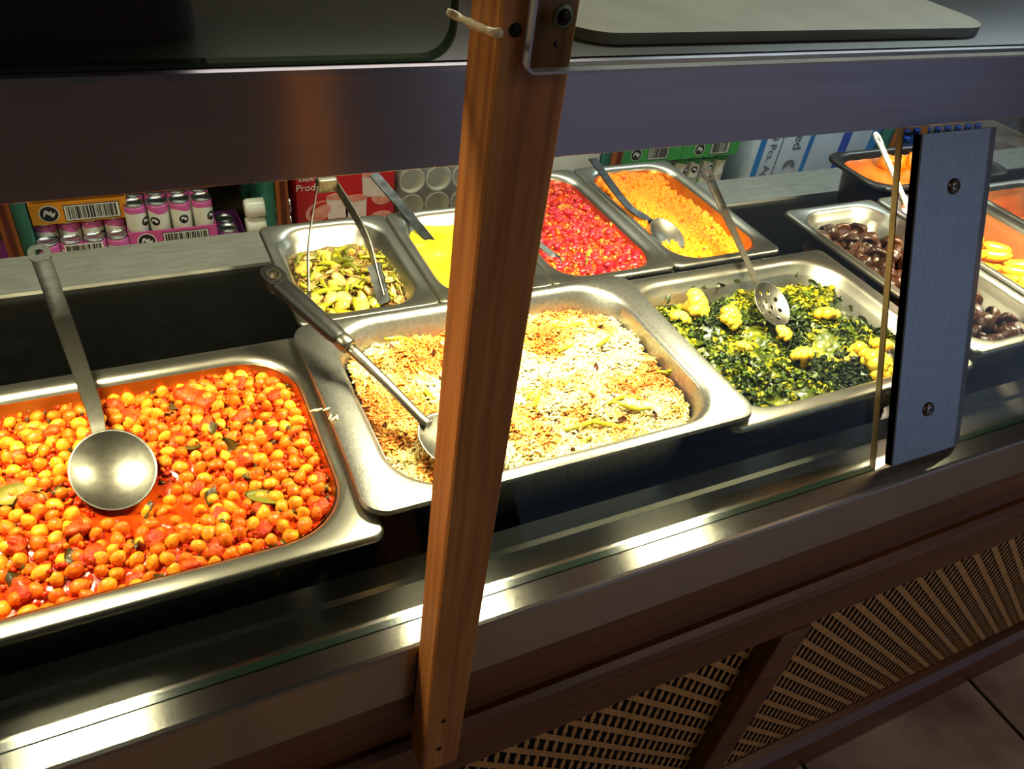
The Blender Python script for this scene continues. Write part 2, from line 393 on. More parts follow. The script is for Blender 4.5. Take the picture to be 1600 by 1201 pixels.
def clip(poly, x0, x1, z0, z1):
    for ax, lim, sg in ((0, x0, 1), (0, x1, -1), (1, z0, 1), (1, z1, -1)):
        out = []
        for i in range(len(poly)):
            a, b = poly[i - 1], poly[i]; da, db = sg * (a[ax] - lim), sg * (b[ax] - lim)
            if da >= 0 and db >= 0: out.append(b)
            elif da >= 0 > db or db >= 0 > da:
                t = da / (da - db); p = (a[0] + t * (b[0] - a[0]), a[1] + t * (b[1] - a[1])); out.append(p)
                if db >= 0: out.append(b)
        poly = out
        if len(poly) < 3: return None
    return poly
def lattice(x0, x1):
    z0, z1 = -.768, -.309; V = []; F = []; pit = .0392; bw = .0125; yf, yb = .3130, .3138
    def add(poly):
        p = clip(poly, x0, x1, z0, z1)
        if not p: return
        n = len(V); k = len(p)
        V.extend([(a, yf, b) for a, b in p] + [(a, yb, b) for a, b in p])
        F.append(tuple(range(n, n + k))); F.append(tuple(range(n + 2 * k - 1, n + k - 1, -1)))
        for i in range(k): j = (i + 1) % k; F.append((n + j, n + i, n + k + i, n + k + j))
    for c in range(int((x0 + z0) / pit) - 2, int((x1 + z1) / pit) + 3):
        s = c * pit
        add([(x0 - .1, s - x0 + .1), (x1 + .1, s - x1 - .1), (x1 + .1, s + bw - x1 - .1), (x0 - .1, s + bw - x0 + .1)])
        lo, hi = max(x0, s - z1 - .05), min(x1, s - z0 + .05); px = .0140
        for q in range(int(lo / px) - 1, int(hi / px) + 2):
            a = q * px + (.0070 if c % 2 else 0); g = .0018; wv = .0046; zt = s + pit - a; zb = s + bw - a; zm = (zt + zb) / 2
            add([(a + .0008, zb - .0008), (a + wv - .0008, zb - wv + .0008), (a + wv + .0011, zm - wv), (a + wv - .0008, zt - wv + .0008), (a + .0008, zt - .0008), (a - .0011, zm)])
    return V, F
for a, b in ((-.569, .587), (.639, 1.949)):
    V, F = lattice(a, b); mk('fretwork_panel', V, F, CANE, ct, smooth=False, label='tan fretwork panel of diagonal bands and slots')

# ------------------------------------------------------------------ glass canopy over the counter
cn = thing('food_canopy', (1., .5, -.05), 'steel canopy shelf with slanted glass guard above the hot food', 'food canopy')
V, F = prism([(.436, .2405), (.436, .300), (.4375, .303), (.44, .3035), (.80, .3035), (.80, .262), (.797, .262), (.797, .298), (.4405, .298), (.4405, .2415), (.4455, .2415), (.4455, .2395), (.4375, .2395)], XL, XR)
mk('canopy_shelf', V, F, STEELX, cn, smooth=False, grain=XG, label='brushed steel shelf with deep front edge')
box('shelf_top', (XL, XR, .4420, .799, .3036, .3046), TOPS, cn, .0003, label='dark top surface of the canopy shelf')
GT = .45; gb = (.3075, -.0555); gtp = (.3075 + .295 * GT, .2395)
def pane(x0, x1, name):
    t = .006; p = [gb, gtp, (gtp[0] + t, gtp[1]), (gb[0] + t, gb[1])]
    V, F = prism(p, x0, x1); return mk(name, V, F, GLASS, cn, smooth=False)
for a, b in ((XL, .610), (.640, XR)):
    g = pane(a, b, 'glass_guard')
    # polished edges of the pane
    ex = b - .0004 if a == XL else a + .0004
    V, F = prism([(gb[0] - .0002, gb[1]), (gtp[0] - .0002, gtp[1]), (gtp[0] + .0062, gtp[1]), (gb[0] + .0062, gb[1])], ex - .0008, ex + .0008)
    e = mk('glass_edge', V, F, EDGEB, g, smooth=False)
    V, F = prism([(gb[0] - .0003, gb[1] + .0001), (gb[0] + .0010, gb[1] + .0030), (gb[0] + .0073, gb[1] + .0030), (gb[0] + .0063, gb[1] + .0001)], a, b)
    mk('glass_edge', V, F, GLASSE, g, smooth=False)
nv = np.array([0, -1, GT]); nv = nv / np.linalg.norm(nv); tv = np.array([0, GT, 1]); tv = tv / np.linalg.norm(tv)
def onglass(x, s, d): return np.array([x, gb[0], gb[1]]) + tv * s + nv * d        # s up the pane, d out of it
def slab(x0, x1, s0, s1, d0, d1, bev):
    V, F = boxvf(x0, x1, s0, s1, d0, d1, bev, 3); return np.array([onglass(v[0], v[1], v[2]) for v in V]), F
cs_ = [(.618, .004), (.618, .0115), (.619, .0125), (.7060, .0125), (.7080, .0122), (.7240, .0060), (.7240, .004)]; n = len(cs_)
V = np.array([onglass(a, s0, d0) for s0 in (.0085, .316) for a, d0 in cs_]); F = [(i, (i + 1) % n, n + (i + 1) % n, n + i) for i in range(n)] + [tuple(range(n - 1, -1, -1)), tuple(range(n, 2 * n))]
br = mk('glass_clamp_plate', V, F, STEELB, cn, smooth=False, grain=ZG, label='grey steel clamp plate joining the glass panes')
def hit(u, v, d):
    r = _ray(u, v); p0 = onglass(0, 0, d); t = ((p0 - CAM) @ nv) / (r @ nv); return CAM + r * t
BRASS = mat('screw_steel', '4a4038', .3, 1., c2='6a5f54', scale=300); SCREWIN = mat('screw_recess', 'b9b9b6', .3, 1., c2='8a8a88', scale=200)
for (u, v) in ((1490, 291), (1450, 639)):
    P = hit(u, v, .0125); X3 = np.array([1., 0, 0])
    def disc(prof, P=P):
        V, F = lathe(prof, 20); return np.array([P + X3 * a[0] + tv * a[1] + nv * a[2] for a in V]), F
    V, F = disc([(.0068, -.001), (.0072, .0008), (.006, .0024), (.0042, .0026), (.0040, .0016)]); s = mk('screw', V, F, BRASS, br)
    V, F = disc([(.0038, .0014), (.0038, .0019), (.003, .0022)]); mk('screw_face', V, F, SCREWIN, s)
    pr = []
    for a, b in ((.0022, .0006), (.0006, .0022)):
        V, F = boxvf(-a, a, -b, b, .0021, .0026); pr.append((np.array([P + X3 * q[0] + tv * q[1] + nv * q[2] for q in V]), F))
    V, F = join(pr); mk('cross_slot', V, F, BLACKP, s, smooth=False)
# halogen strip lamps under the canopy
LAMPM = bpy.data.materials.new('halogen_tube'); LAMPM.use_nodes = True
LAMPM.node_tree.nodes['Principled BSDF'].inputs['Emission Color'].default_value = (1, .8, .5, 1); LAMPM.node_tree.nodes['Principled BSDF'].inputs['Emission Strength'].default_value = 12
LAMP_Y, LAMP_Z = .510, .268
for lx, pw in ((-.14, 2.4), (.27, 5.0), (.59, 4.2), (1.06, 4.4)):
    V, F = prism([(LAMP_Y - .028, LAMP_Z - .012), (LAMP_Y - .018, .292), (LAMP_Y + .018, .292), (LAMP_Y + .028, LAMP_Z - .012), (LAMP_Y + .026, LAMP_Z - .012), (LAMP_Y + .017, .290), (LAMP_Y - .017, .290), (LAMP_Y - .026, LAMP_Z - .012)], lx - .09, lx + .09)
    rf = mk('lamp_reflector', V, F, UTEN, cn, smooth=False)
    V, F = tube([(lx - .07, LAMP_Y, LAMP_Z + .008), (lx, LAMP_Y, LAMP_Z + .008), (lx + .07, LAMP_Y, LAMP_Z + .008)], .005); mk('halogen_tube', V, F, LAMPM, rf)
    l = bpy.data.lights.new('halogen_light', 'AREA'); l.shape = 'RECTANGLE'; l.size = .12; l.size_y = .03; l.energy = pw; l.color = (1, .83, .58)
    o = bpy.data.objects.new('halogen_light', l); COL.objects.link(o); o.location = (lx, LAMP_Y, LAMP_Z - .001); l.spread = math.radians(125); o.rotation_euler = (math.radians(6), 0, 0)

# ------------------------------------------------------------------ things on top of / in front of the canopy
pb = PZ(905, 70, .3035)
V, F = loft([rrect(.285, .705, .462, .64, .035, z) for z in (.3047, .3052, .3112, .3122)] + [rrect(.287, .703, .464, .638, .034, .3127)])
mk('cutting_board', V, F, BOARD, label='grey plastic cutting board with rounded corners lying on the canopy shelf', cat='cutting board', angle=.8)
V, F = boxvf(.30, .52, .655, .80, .3047, .37, .006)
mk('wooden_tray', V, F, mat('reddish_wood', '6b3a26', .5, c2='4b2416', scale=12, stretch=(.5, 9, 9)), label='reddish brown wooden tray behind the grey cutting board', cat='tray', angle=.6)
bk = thing('storage_basket', (-.1, .60, .3047), 'dark brown woven basket standing on the canopy shelf', 'basket')
BASK = mat('dark_woven_basket', '2c1c14', .7, c2='170e0a', scale=220, bump=.5, bscale=220)
V, F = loft([rrect(-.35, .055, .485, .72, .02, z) for z in (.3047, .311, .44)], cap1=False); mk('basket_body', V, F, BASK, bk, angle=.9)
V, F = loft([rrect(-.355, .06, .48, .725, .022, .437), rrect(-.357, .062, .478, .727, .022, .443), rrect(-.355, .06, .48, .725, .022, .449), rrect(-.345, .05, .49, .715, .02, .449), rrect(-.345, .05, .49, .715, .02, .437)], cap0=False, cap1=False); mk('basket_rim', V, F, BASK, bk)

ps = thing('wooden_post', (.142, .27, -.19), 'rough pine post standing in front of the counter, carrying the clear screens', 'post')
V, F = boxvf(.127, .158, .2575, .2835, -.196, .62, .0012, 1); mk('timber', V, F, PINE, ps, angle=.6)
SCR = mat('dark_screw', '1a1512', .4, .8, c2='2c2520', scale=200)
for u, v, y, r in ((693, 1126, .2575, .0022), (686, 1169, .2575, .0022), (805, 47, .2575, .0024)):
    P = PY(u, v, y); V, F = lathe([(r, -.001), (r, .0006), (r * .6, .001)], 12); V = np.array([(P[0] + a[0], y - a[2], P[2] + a[1]) for a in V]); mk('screw', V, F, SCR, ps)

def sheet(pts_loop, y0, y1):
    n = len(pts_loop); V = [(a, y0, b) for a, b in pts_loop] + [(a, y1, b) for a, b in pts_loop]
    F = [tuple(range(n)), tuple(range(2 * n - 1, n - 1, -1))] + [((i + 1) % n, i, n + i, n + (i + 1) % n) for i in range(n)]; return np.array(V), F
def rr2(x0, x1, z0, z1, r): return [(p[0], p[1]) for p in rrect(x0, x1, z0, z1, r, 0, 6, 2)]
sh = thing('acrylic_screen', (.6, .256, .365), 'clear acrylic screen with rounded corner screwed to the front of the post', 'screen')
V, F = sheet(rr2(.137, 1.1, .3645, .72, .004), .2525, .2565); mk('acrylic_sheet', V, F, ACRYL, sh, smooth=False)
GREENE = glassmat('pale_green_acrylic_edge', '9fb8a4', refl=.08)
EDGE = mat('acrylic_edge', 'b9bcc4', .2, c2='a9adb6', scale=40)
L1 = rr2(.1368, 1.1002, .3643, .7202, .004); L2 = rr2(.1380, 1.099, .3653, .719, .003); n = len(L1)
V = [(a, y, b) for y in (.2524, .2566) for l in (L1, L2) for a, b in l]
F = []
for i in range(n):
    j = (i + 1) % n; F += [(i, j, n + j, n + i), (2 * n + j, 2 * n + i, 3 * n + i, 3 * n + j), (j, i, 2 * n + i, 2 * n + j), (n + i, n + j, 3 * n + j, 3 * n + i)]
mk('polished_edge', V, F, EDGE, sh, smooth=False)
P = PY(881, 27, .2520); V, F = lathe([(.0026, -.001), (.003, .0005), (.002, .0014)], 14); V = np.array([(P[0] + a[0], .2525 - a[2], P[2] + a[1]) for a in V]); mk('screw', V, F, SCR, sh)
V, F = lathe([(.0042, -.0002), (.0042, .0004), (.0030, .0006)], 16); V = np.array([(P[0] + a[0], .2525 - a[2], P[2] + a[1]) for a in V]); mk('washer', V, F, mat('greenish_washer', '6f7a5a', .4, .6, c2='5c664a', scale=100), sh)
P = PY(869, 69, .2525); V, F = lathe([(.0011, -.0004), (.0011, .0004)], 10); V = np.array([(P[0] + a[0], .2525 - a[2], P[2] + a[1]) for a in V]); mk('screw_hole', V, F, BLACKP, sh)
s2 = thing('acrylic_screen', (-.4, .289, .358), 'clear acrylic screen with green edge standing over the chickpea side, behind the post', 'screen')
V, F = sheet(rr2(-1.2, .1235, .3585, .72, .012), .2865, .2915); mk('acrylic_sheet', V, F, ACRYL, s2, smooth=False)
L1 = rr2(-1.2002, .1237, .3583, .7202, .012); L2 = rr2(-1.199, .1228, .3597, .719, .0112); n = len(L1)
V = [(a, y, b) for y in (.2864, .2916) for l in (L1, L2) for a, b in l]
mk('polished_edge', V, [tuple(f) for i in range(n) for j in [(i + 1) % n] for f in [(i, j, n + j, n + i), (2 * n + j, 2 * n + i, 3 * n + i, 3 * n + j), (j, i, 2 * n + i, 2 * n + j), (n + i, n + j, 3 * n + j, 3 * n + i)]], GREENE, s2, smooth=False)
V, F = tube(smoothpath([PY(698, 17, .284), PY(722, 30, .280), PY(748, 42, .262), PY(770, 50, .2540), PY(783, 52, .2535)], 14), [.0012, .0016, .0017, .0015, .0014, .0018, .0014, .0016, .0013, .0016, .0014, .0018, .002, .0016], 8)
mk('cable_tie', V, F, mat('clear_plastic_tie', 'e8d8b4', .25, c2='d8c8a0', scale=300, coat=.6), label='twisted clear plastic tie wrapped round the post top', cat='cable tie')

# ------------------------------------------------------------------ pans
pans = []
def pan(b, depth, label, fw=.016, r=.04, z=0., m=PAN, taper=.010, ro=.009, group=None, front_drop=.006):
    x0, x1, y0, y1 = b; g = .0012; L = []
    def lp(i, rr, zz): return rrect(x0 + i, x1 - i, y0 + i, y1 - i, rr, zz)
    bot = z - depth
    L += [lp(fw + taper + .022, max(r - .018, .01), bot), lp(fw + taper + .006, r - .004, bot + .003), lp(fw + taper, r, bot + .014), lp(fw + .0035, r + .002, z - .014), lp(fw + .002, r + .002, z - .005)]   # outer shell up
    L += [lp(.003, ro, z - .0045), lp(.0025, ro, z - front_drop), lp(.0005, ro, z - front_drop), lp(0, ro + .001, z - .003), lp(.0012, ro, z - .0006), lp(.003, ro - .001, z)]          # turned edge
    L += [lp(fw - .004, r + .004, z - .0002), lp(fw - .001, r + .003, z - .0014), lp(fw + .002, r + .001, z - .004), lp(fw + .0055, r, z - .013), lp(fw + .0075, r - .002, z - .014),
          lp(fw + taper + .003, r - .003, bot + .016), lp(fw + taper + .009, r - .007, bot + .005), lp(fw + taper + .024, max(r - .02, .008), bot + .0012)]
    V, F = loft(L); o = mk('food_pan', V, F, m, label=label, cat='pan', group=group, angle=1.0); pans.append(o); return o

B_CH = (-.195, .125, .350, .602); B_GB = (.126, .2715, .617, .812); B_YE = (.2725, .405, .617, .812); B_RE = (.406, .567, .615, .880); B_OR = (.568, .730, .615, .880)
B_SP = (.455, .785, .358, .606); B_MU = (.806, .975, .372, .704); B_PO = (.9835, 1.160, .372, .704); B_CO = (1.168, 1.345, .372, .704)
D = .0770
pan(B_CH, D, 'wide steel pan holding the red chickpea curry', fw=.017, r=.05)
pan(B_GB, D, 'small steel pan holding green beans with tongs', fw=.013, r=.032)
pan(B_YE, D, 'small steel pan holding smooth yellow dal', fw=.012, r=.032)
pan(B_RE, D, 'narrow steel pan holding red kidney beans', fw=.013, r=.034)
pan(B_OR, D, 'narrow steel pan holding crumbly orange mash', fw=.013, r=.034)
pan(B_SP, D, 'wide steel pan holding the dark green spinach curry', fw=.017, r=.05)
pan(B_MU, D, 'steel pan holding brown mushrooms beside the clamp plate', fw=.014, r=.035)
pan(B_PO, D, 'steel pan holding yellow potato wedges next to the mushrooms', fw=.014, r=.035)
pan(B_CO, D, 'empty looking steel pan of thin orange sauce beyond the potato wedges', fw=.014, r=.035)
BLACKPAN = mat('black_enamel', '141210', .3, c2='211c18', scale=80, rvar=.1)
B_SA = (1.015, 1.33, .722, .853)
pan(B_SA, D, 'black enamelled pan of orange sauce with a pale spoon, against the back shelf', fw=.012, r=.04, m=BLACKPAN, ro=.03)

# food colour reflected in the steel walls, painted on as metallic bands
def reflect_band(b, fw, r, m, p, z=0., lo=-.036):
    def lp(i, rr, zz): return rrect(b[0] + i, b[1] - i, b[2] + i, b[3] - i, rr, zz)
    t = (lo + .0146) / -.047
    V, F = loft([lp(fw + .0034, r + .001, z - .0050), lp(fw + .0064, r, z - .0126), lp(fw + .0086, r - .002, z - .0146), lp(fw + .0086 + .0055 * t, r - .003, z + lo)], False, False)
    mk('reflection_band', V, F, m, p, label='painted reflection of the food on the inner wall')
REFLECT1 = mat('orange_reflection_tint', 'c8641c', .25, .7, c2='b04a0c', scale=40, lo=.3, hi=.7); REFLECT2 = mat('bright_orange_reflection_tint', 'e07c14', .28, .6, c2='cc6008', scale=40); REFLECT3 = mat('red_reflection_tint', 'c8462c', .28, .6, c2='a83018', scale=40); REFLECT4 = mat('salmon_reflection_tint', 'dc8a50', .25, .7, c2='cc7438', scale=20)
reflect_band(B_CH, .017, .05, REFLECT1, pans[0]); reflect_band(B_OR, .013, .034, REFLECT2, pans[4]); reflect_band(B_RE, .013, .034, REFLECT3, pans[3]); reflect_band(B_PO, .014, .035, REFLECT4, pans[7], lo=-.05); reflect_band(B_CO, .014, .035, REFLECT4, pans[8], lo=-.05)

# cast aluminium roasting tray with wide end handles, its flanges resting on the neighbours
def roasting_tray():
    z = .0105; x0, x1, y0, y1 = .112, .486, .362, .606; L = []
    def lp(ix, iy, r, zz, ear=0.):
        P = rrect(x0 + ix, x1 - ix, y0 + iy, y1 - iy, r, zz, 9, 10); cy = (y0 + y1) / 2; out = []
        for p in P:
            t = min(1, abs(p[1] - cy) / ((y1 - y0) / 2)); out.append((p[0], p[1], p[2])) if not ear else out.append((p[0] + math.copysign(1, p[0] - .3) * (-ear * (1 - t ** 3)) * (abs(p[0] - .3) > .15), p[1], p[2]))
        return out
    bot = z - .080; e = .004
    L += [lp(.062, .040, .03, bot), lp(.048, .026, .04, bot + .004), lp(.043, .021, .045, bot + .016), lp(.036, .015, .046, z - .012), lp(.034, .013, .046, z - .004)]
    L += [lp(.004, .004, .022, z - .0035, e), lp(.0015, .001, .022, z - .006, e), lp(0, 0, .022, z - .005, e), lp(.0008, .0008, .022, z - .001, e), lp(.004, .004, .021, z, e)]
    L += [lp(.028, .0085, .05, z + .0005), lp(.031, .011, .049, z - .001), lp(.034, .0145, .048, z - .005), lp(.040, .019, .046, z - .03), lp(.046, .026, .042, bot + .014), lp(.056, .036, .034, bot + .004), lp(.07, .05, .02, bot + .002)]
    V, F = loft(L); return mk('roasting_tray', V, F, ALU, label='cast aluminium roasting tray with wide end flanges holding the fried rice', cat='tray', angle=1.0)
roasting_tray()

# ------------------------------------------------------------------ food materials
SAUCE = mat('red_curry_sauce', 'b02a04', .16, c2='d8560c', scale=28, detail=5, bump=.35, bscale=240, coat=.5, lo=.38, hi=.66, c3='c43a06', spec=.25)
CHICK = mat('chickpea_skin', 'eda428', .34, c2='d4580a', scale=110, sss=.12, coat=.12, bump=.35, bscale=420, lo=.4, hi=.75, spec=.25)
CHICK2 = mat('chickpea_skin_stained', 'e07a18', .34, c2='b83404', scale=110, sss=.12, coat=.12, bump=.35, bscale=420, lo=.4, hi=.75, spec=.25)
TOM = mat('tomato_flesh', 'ae2204', .42, c2='cc5212', scale=130, coat=.1, bump=.9, bscale=260, spec=.25)
HERB = mat('cooked_dark_herb', '2a2408', .4, c2='584a14', scale=60, coat=.2, bump=.4, bscale=150)
BAY = mat('bay_leaf', '6c6a1c', .4, c2='8c7c2a', scale=30, bump=.2, bscale=120)
RICE = mat('rice_grain', 'ffffff', .42, attr='tint', sss=.08)
RICEB = mat('rice_bed', 'b8862e', .6, c2='8a5a1c', scale=60, bump=.3)
GBEAN = mat('green_bean', '7a7a10', .38, c2='a0961c', scale=70, coat=.3, bump=.08, spec=.25)
GBEAN2 = mat('olive_green_bean', '4c500a', .36, c2='7c741a', scale=40, coat=.3, bump=.08, spec=.25)
ONION = mat('cooked_onion', 'c09c5c', .38, c2='8c6434', scale=50, sss=.15, coat=.2, bump=.2)
ONION2 = mat('pale_cooked_vegetable', 'd0b24c', .34, c2='a87c2c', scale=50, sss=.15, coat=.3, bump=.1)
AUBER = mat('aubergine_skin', '241420', .25, c2='3c2424', scale=50, coat=.4)
DAL = mat('yellow_dal', 'f8d008', .28, c2='fade30', scale=40, bump=.25, bscale=90, coat=.3, lo=.3, hi=.7, spec=.25)
KID = mat('kidney_bean_skin', '8c0f24', .26, c2='b02418', scale=70, coat=.3, bump=.1, bscale=160, spec=.25)
KSAUCE = mat('kidney_bean_sauce', 'c02808', .25, c2='dc5414', scale=50, bump=.5, bscale=160, coat=.4, spec=.25)
ORM = mat('orange_mash', 'ffffff', .38, attr='tint', sss=.1, coat=.15, spec=.25)
ORB = mat('orange_mash_bed', 'd87c06', .45, c2='c86804', scale=70, bump=.5, bscale=160, spec=.25)
SPI = mat('spinach_bed', '242f05', .36, c2='6e7006', scale=34, detail=8, bump=.8, bscale=200, coat=.3, lo=.36, hi=.64, c3='3e480a')
SPF = mat('spinach_leaf', 'ffffff', .5, attr='tint', spec=.25)
CAUL = mat('curried_cauliflower', 'f0cc40', .35, c2='d8a420', scale=60, sss=.2, bump=.4, bscale=240)
MUSH = mat('roast_mushroom', '46260f', .3, c2='1c0d05', scale=45, coat=.2, bump=.8, bscale=220, lo=.35, hi=.7, spec=.25)
MUSHS = mat('mushroom_stem', '6a4428', .4, c2='3c2210', scale=60, coat=.3, bump=.2)
MJUS = mat('mushroom_juice', '24120a', .15, c2='3a2010', scale=40, coat=.5, bump=.3)
POT = mat('potato_wedge', 'f0b424', .3, c2='e49614', scale=40, sss=.15, coat=.3, bump=.1)
PSAUCE = mat('potato_pan_sauce', 'd88a10', .2, c2='e6a020', scale=40, coat=.5, bump=.2)
OSAUCE = mat('thin_orange_sauce', 'cc5c08', .25, c2='de7a18', scale=24, coat=.4, bump=.15)

def inner(b, fw, d): return (b[0] + fw + d, b[1] - fw - d, b[2] + fw + d, b[3] - fw - d)
def sst(a, b, x): t = np.clip((np.asarray(x, float) - a) / (b - a), 0, 1); return t * t * (3 - 2 * t)

# ------------------------------------------------------------------ chickpea curry
IC = inner(B_CH, .017, .0062)
def ch_mound(x, y):
    pool = np.exp(-(((x + .015) / .05) ** 2 + ((y - .452) / .033) ** 2)) + .75 * np.exp(-(((x + .14) / .05) ** 2 + ((y - .39) / .05) ** 2)) + .5 * np.exp(-(((x + .05) / .05) ** 2 + ((y - .385) / .02) ** 2))
    return np.clip(1 - 1.15 * pool, 0, 1)
def ch_h(x, y): return -.027 + .009 * ch_mound(x, y) + .005 * sst(.0, .09, x) + .0045 * fbm(x, y, 45, 4, 3)
field('curry_sauce', IC, .05, ch_h, SAUCE, .0018, label='glossy red tomato sauce filling the chickpea pan', cat='sauce', kind='stuff')
def chickpea_mesh(i, m):
    V, F = sphere(14, 10); V = V.copy(); r = np.random.default_rng(i)
    g = V[:, 0] > .2; V[:, 0] += np.where(g, .35 * (np.maximum(V[:, 0] - .2, 0) / .8) ** 2.2 * np.exp(-4 * (V[:, 1] ** 2 + V[:, 2] ** 2)), 0)
    cr = np.exp(-(V[:, 1] / .16) ** 2) * (V[:, 2] > -.9) * np.clip(V[:, 0] + .7, 0, 1); V *= (1 - .10 * cr * (V[:, 2] > 0))[:, None]
    V *= (1 + .05 * np.sin(3 * V[:, 1:2] + i) + .04 * np.sin(4 * V[:, 2:3] + 2 * i)); V *= np.array([.0058, .0050, .0048]) * r.uniform(.95, 1.08, 3)
    return meshdata('chickpea', V, F, m)
CM = [chickpea_mesh(i, CHICK if i % 2 else CHICK2) for i in range(9)]
def ch_dens(x, y): return float(.10 + .90 * ch_mound(x, y) ** 1.5)
pts = scatter((IC[0] + .006, IC[1] - .006, IC[2] + .006, IC[3] - .006), .045, 560, .0094, ch_dens, 60)
lad_c = PZ(178, 735, -.006)
pts = [p for p in pts if math.hypot(p[0] - lad_c[0], p[1] - lad_c[1]) > .036]
def vis(p): 
    q = R @ (np.array([p[0], p[1], -.02]) - CAM); return -20 < 800 + FPX * q[0] / q[2]
seen = [p for p in pts if vis(p)]; rest = [p for p in pts if not vis(p)]
seen.sort(key=lambda p: -ch_mound(p[0], p[1]) + .8 * RNG.random())
for k, (x, y) in enumerate(seen[:298]):
    md = float(ch_mound(x, y)); z = float(ch_h(np.array([x]), np.array([y]))[0]) + (.0012 + .0035 * md * RNG.random())
    place(CM[k % 9], 'chickpea', (x, y, z), tuple(RNG.uniform(0, 6.28, 3)), RNG.uniform(.88, 1.12), 'cooked orange chickpea in the red tomato curry', 'chickpea', 'chickpeas in the tomato curry')
others = seen[298:] + rest
if others:
    V0 = np.array([tuple(v.co) for v in CM[1].vertices]); F0 = [tuple(p.vertices) for p in CM[1].polygons]; n = len(others)
    pos = np.array([(x, y, float(ch_h(np.array([x]), np.array([y]))[0])) for x, y in others]); V, T = swarm(V0, F0, pos, randrot(n, 1.), np.ones((n, 3)))
    fastmk('chickpeas_beneath', V, T, CHICK2, label='mass of further chickpeas half sunk in the red sauce', cat='chickpeas', kind='stuff')
def chunk(seed, r, flat=.7):
    V, F = sphere(18, 12); q = np.random.default_rng(seed); k = q.uniform(-1, 1, (5, 3)) * 2.2
    V = V * (1 + .22 * np.sin(V @ k[0]) + .15 * np.sin(V @ k[1] * 1.7) + .08 * np.sin(V @ k[2] * 3) + .06 * np.sin(V @ k[3] * 6) + .05 * np.sin(V @ k[4] * 9))[:, None]; V = V * np.array([r, r * .8, r * flat]); return V, F
TMs = [meshdata('tomato_chunk', *chunk(i + 50, .011, .5), TOM) for i in range(5)]
tp = scatter((-.12, .095, .375, .575), .04, 34, .019, lambda x, y: .3 + .7 * float(ch_mound(x, y)), 40)
tp = [p for p in tp if math.hypot(p[0] - lad_c[0], p[1] - lad_c[1]) > .04] + [tuple(PZ(318, 622, -.01)[:2]), tuple(PZ(300, 615, -.01)[:2])]
for k, (x, y) in enumerate(tp):
    z = float(ch_h(np.array([x]), np.array([y]))[0]) + .0035
    s = 1.15 if k >= len(tp) - 2 else RNG.uniform(.6, 1.0)
    place(TMs[k % 5], 'tomato_chunk', (x, y, z), (RNG.normal(0, .3), RNG.normal(0, .3), RNG.uniform(0, 6.28)), s, 'soft red tomato chunk among the chickpeas' if k < len(tp) - 2 else 'large soft red tomato half at the back of the chickpea curry', 'tomato chunk', 'tomato chunks in the chickpea curry' if k < len(tp) - 2 else 'tomato halves in the chickpea curry')
def leaf(L, Wd, seed, curl=.15, nx=9, ny=5):
    q = np.random.default_rng(seed); ph = q.uniform(0, 6, 4); V = []
    for i in range(nx):
        t = i / (nx - 1); hw = Wd / 2 * math.sin(math.pi * min(1, max(.02, t ** .85))) + .0002
        for j in range(ny):
            s = j / (ny - 1) * 2 - 1; V.append(((t - .5) * L, s * hw, L * curl * (.5 * math.sin(3 * t + ph[0]) + .3 * math.sin(5 * t + 2 * s + ph[1])) + abs(s) * hw * .35 + .0008 * math.sin(9 * s + ph[2])))
    F = [(i * ny + j, (i + 1) * ny + j, (i + 1) * ny + j + 1, i * ny + j + 1) for i in range(nx - 1) for j in range(ny - 1)]; n = len(V)
    V2 = [(a, b, c - .0006) for a, b, c in V]; F2 = [tuple(n + k for k in f[::-1]) for f in F]
    edge = [i * ny for i in range(nx)] + [(nx - 1) * ny + j for j in range(1, ny)] + [i * ny + ny - 1 for i in range(nx - 2, -1, -1)] + [j for j in range(ny - 2, 0, -1)]
    F3 = [(edge[k], edge[(k + 1) % len(edge)], n + edge[(k + 1) % len(edge)], n + edge[k]) for k in range(len(edge))]
    return np.array(V + V2), F + F2 + F3
for k, (u, v, L, wd, a, dark) in enumerate(((418, 782, .036, .015, 2.5, 0), (452, 850, .026, .012, .5, 0), (35, 770, .045, .017, .3, 0), (505, 762, .02, .009, 1.2, 0))):
    p = PZ(u, v, -.014); V, F = leaf(L, wd, k + 5); o = place(meshdata('bay_leaf', V, F, BAY), 'bay_leaf', (p[0], p[1], -.012), (.15, .2, a), 1., 'limp olive bay leaf lying on the chickpea curry', 'leaf', 'bay leaves in the chickpea curry')
P = scatter2(IC, .05, 5200); P = P[(RNG.random(len(P)) < .05 + ch_mound(P[:, 0], P[:, 1]) ** 2) & (np.hypot(P[:, 0] - lad_c[0], P[:, 1] - lad_c[1]) > .03)]; n = len(P)
PV, PF = sphere(6, 4); z = ch_h(P[:, 0], P[:, 1]) + RNG.uniform(-.001, .0042, n)
V, T = swarm(PV, PF, np.column_stack([P, z]), randrot(n, .7), np.array([.0026, .0017, .0013])[None] * RNG.uniform(.5, 1.5, (n, 1)))
pc = np.array(lin((.78, .20, .03))) * RNG.uniform(.6, 1.25, (n, 1)); k_ = RNG.random(n); pc[k_ < .30] = lin((.86, .42, .06)); pc[k_ > .93] = lin((.26, .17, .04))
fastmk('tomato_pulp', V, T, mat('tomato_pulp', 'ffffff', .32, attr='tint', coat=.1, spec=.25), np.repeat(pc, len(PV), 0), label='chopped tomato and spice pulp between the chickpeas', cat='tomato pulp', kind='stuff')
HMs = [meshdata('herb_leaf', *leaf(.014, .008, i + 20, .3), HERB) for i in range(4)]
hp = [(265, 655), (272, 640), (350, 690), (360, 700), (335, 678), (212, 850), (130, 705), (340, 640), (395, 665), (60, 780), (90, 765), (30, 790), (230, 790), (250, 905), (300, 700), (385, 745), (110, 870), (20, 905), (430, 905), (330, 770)]
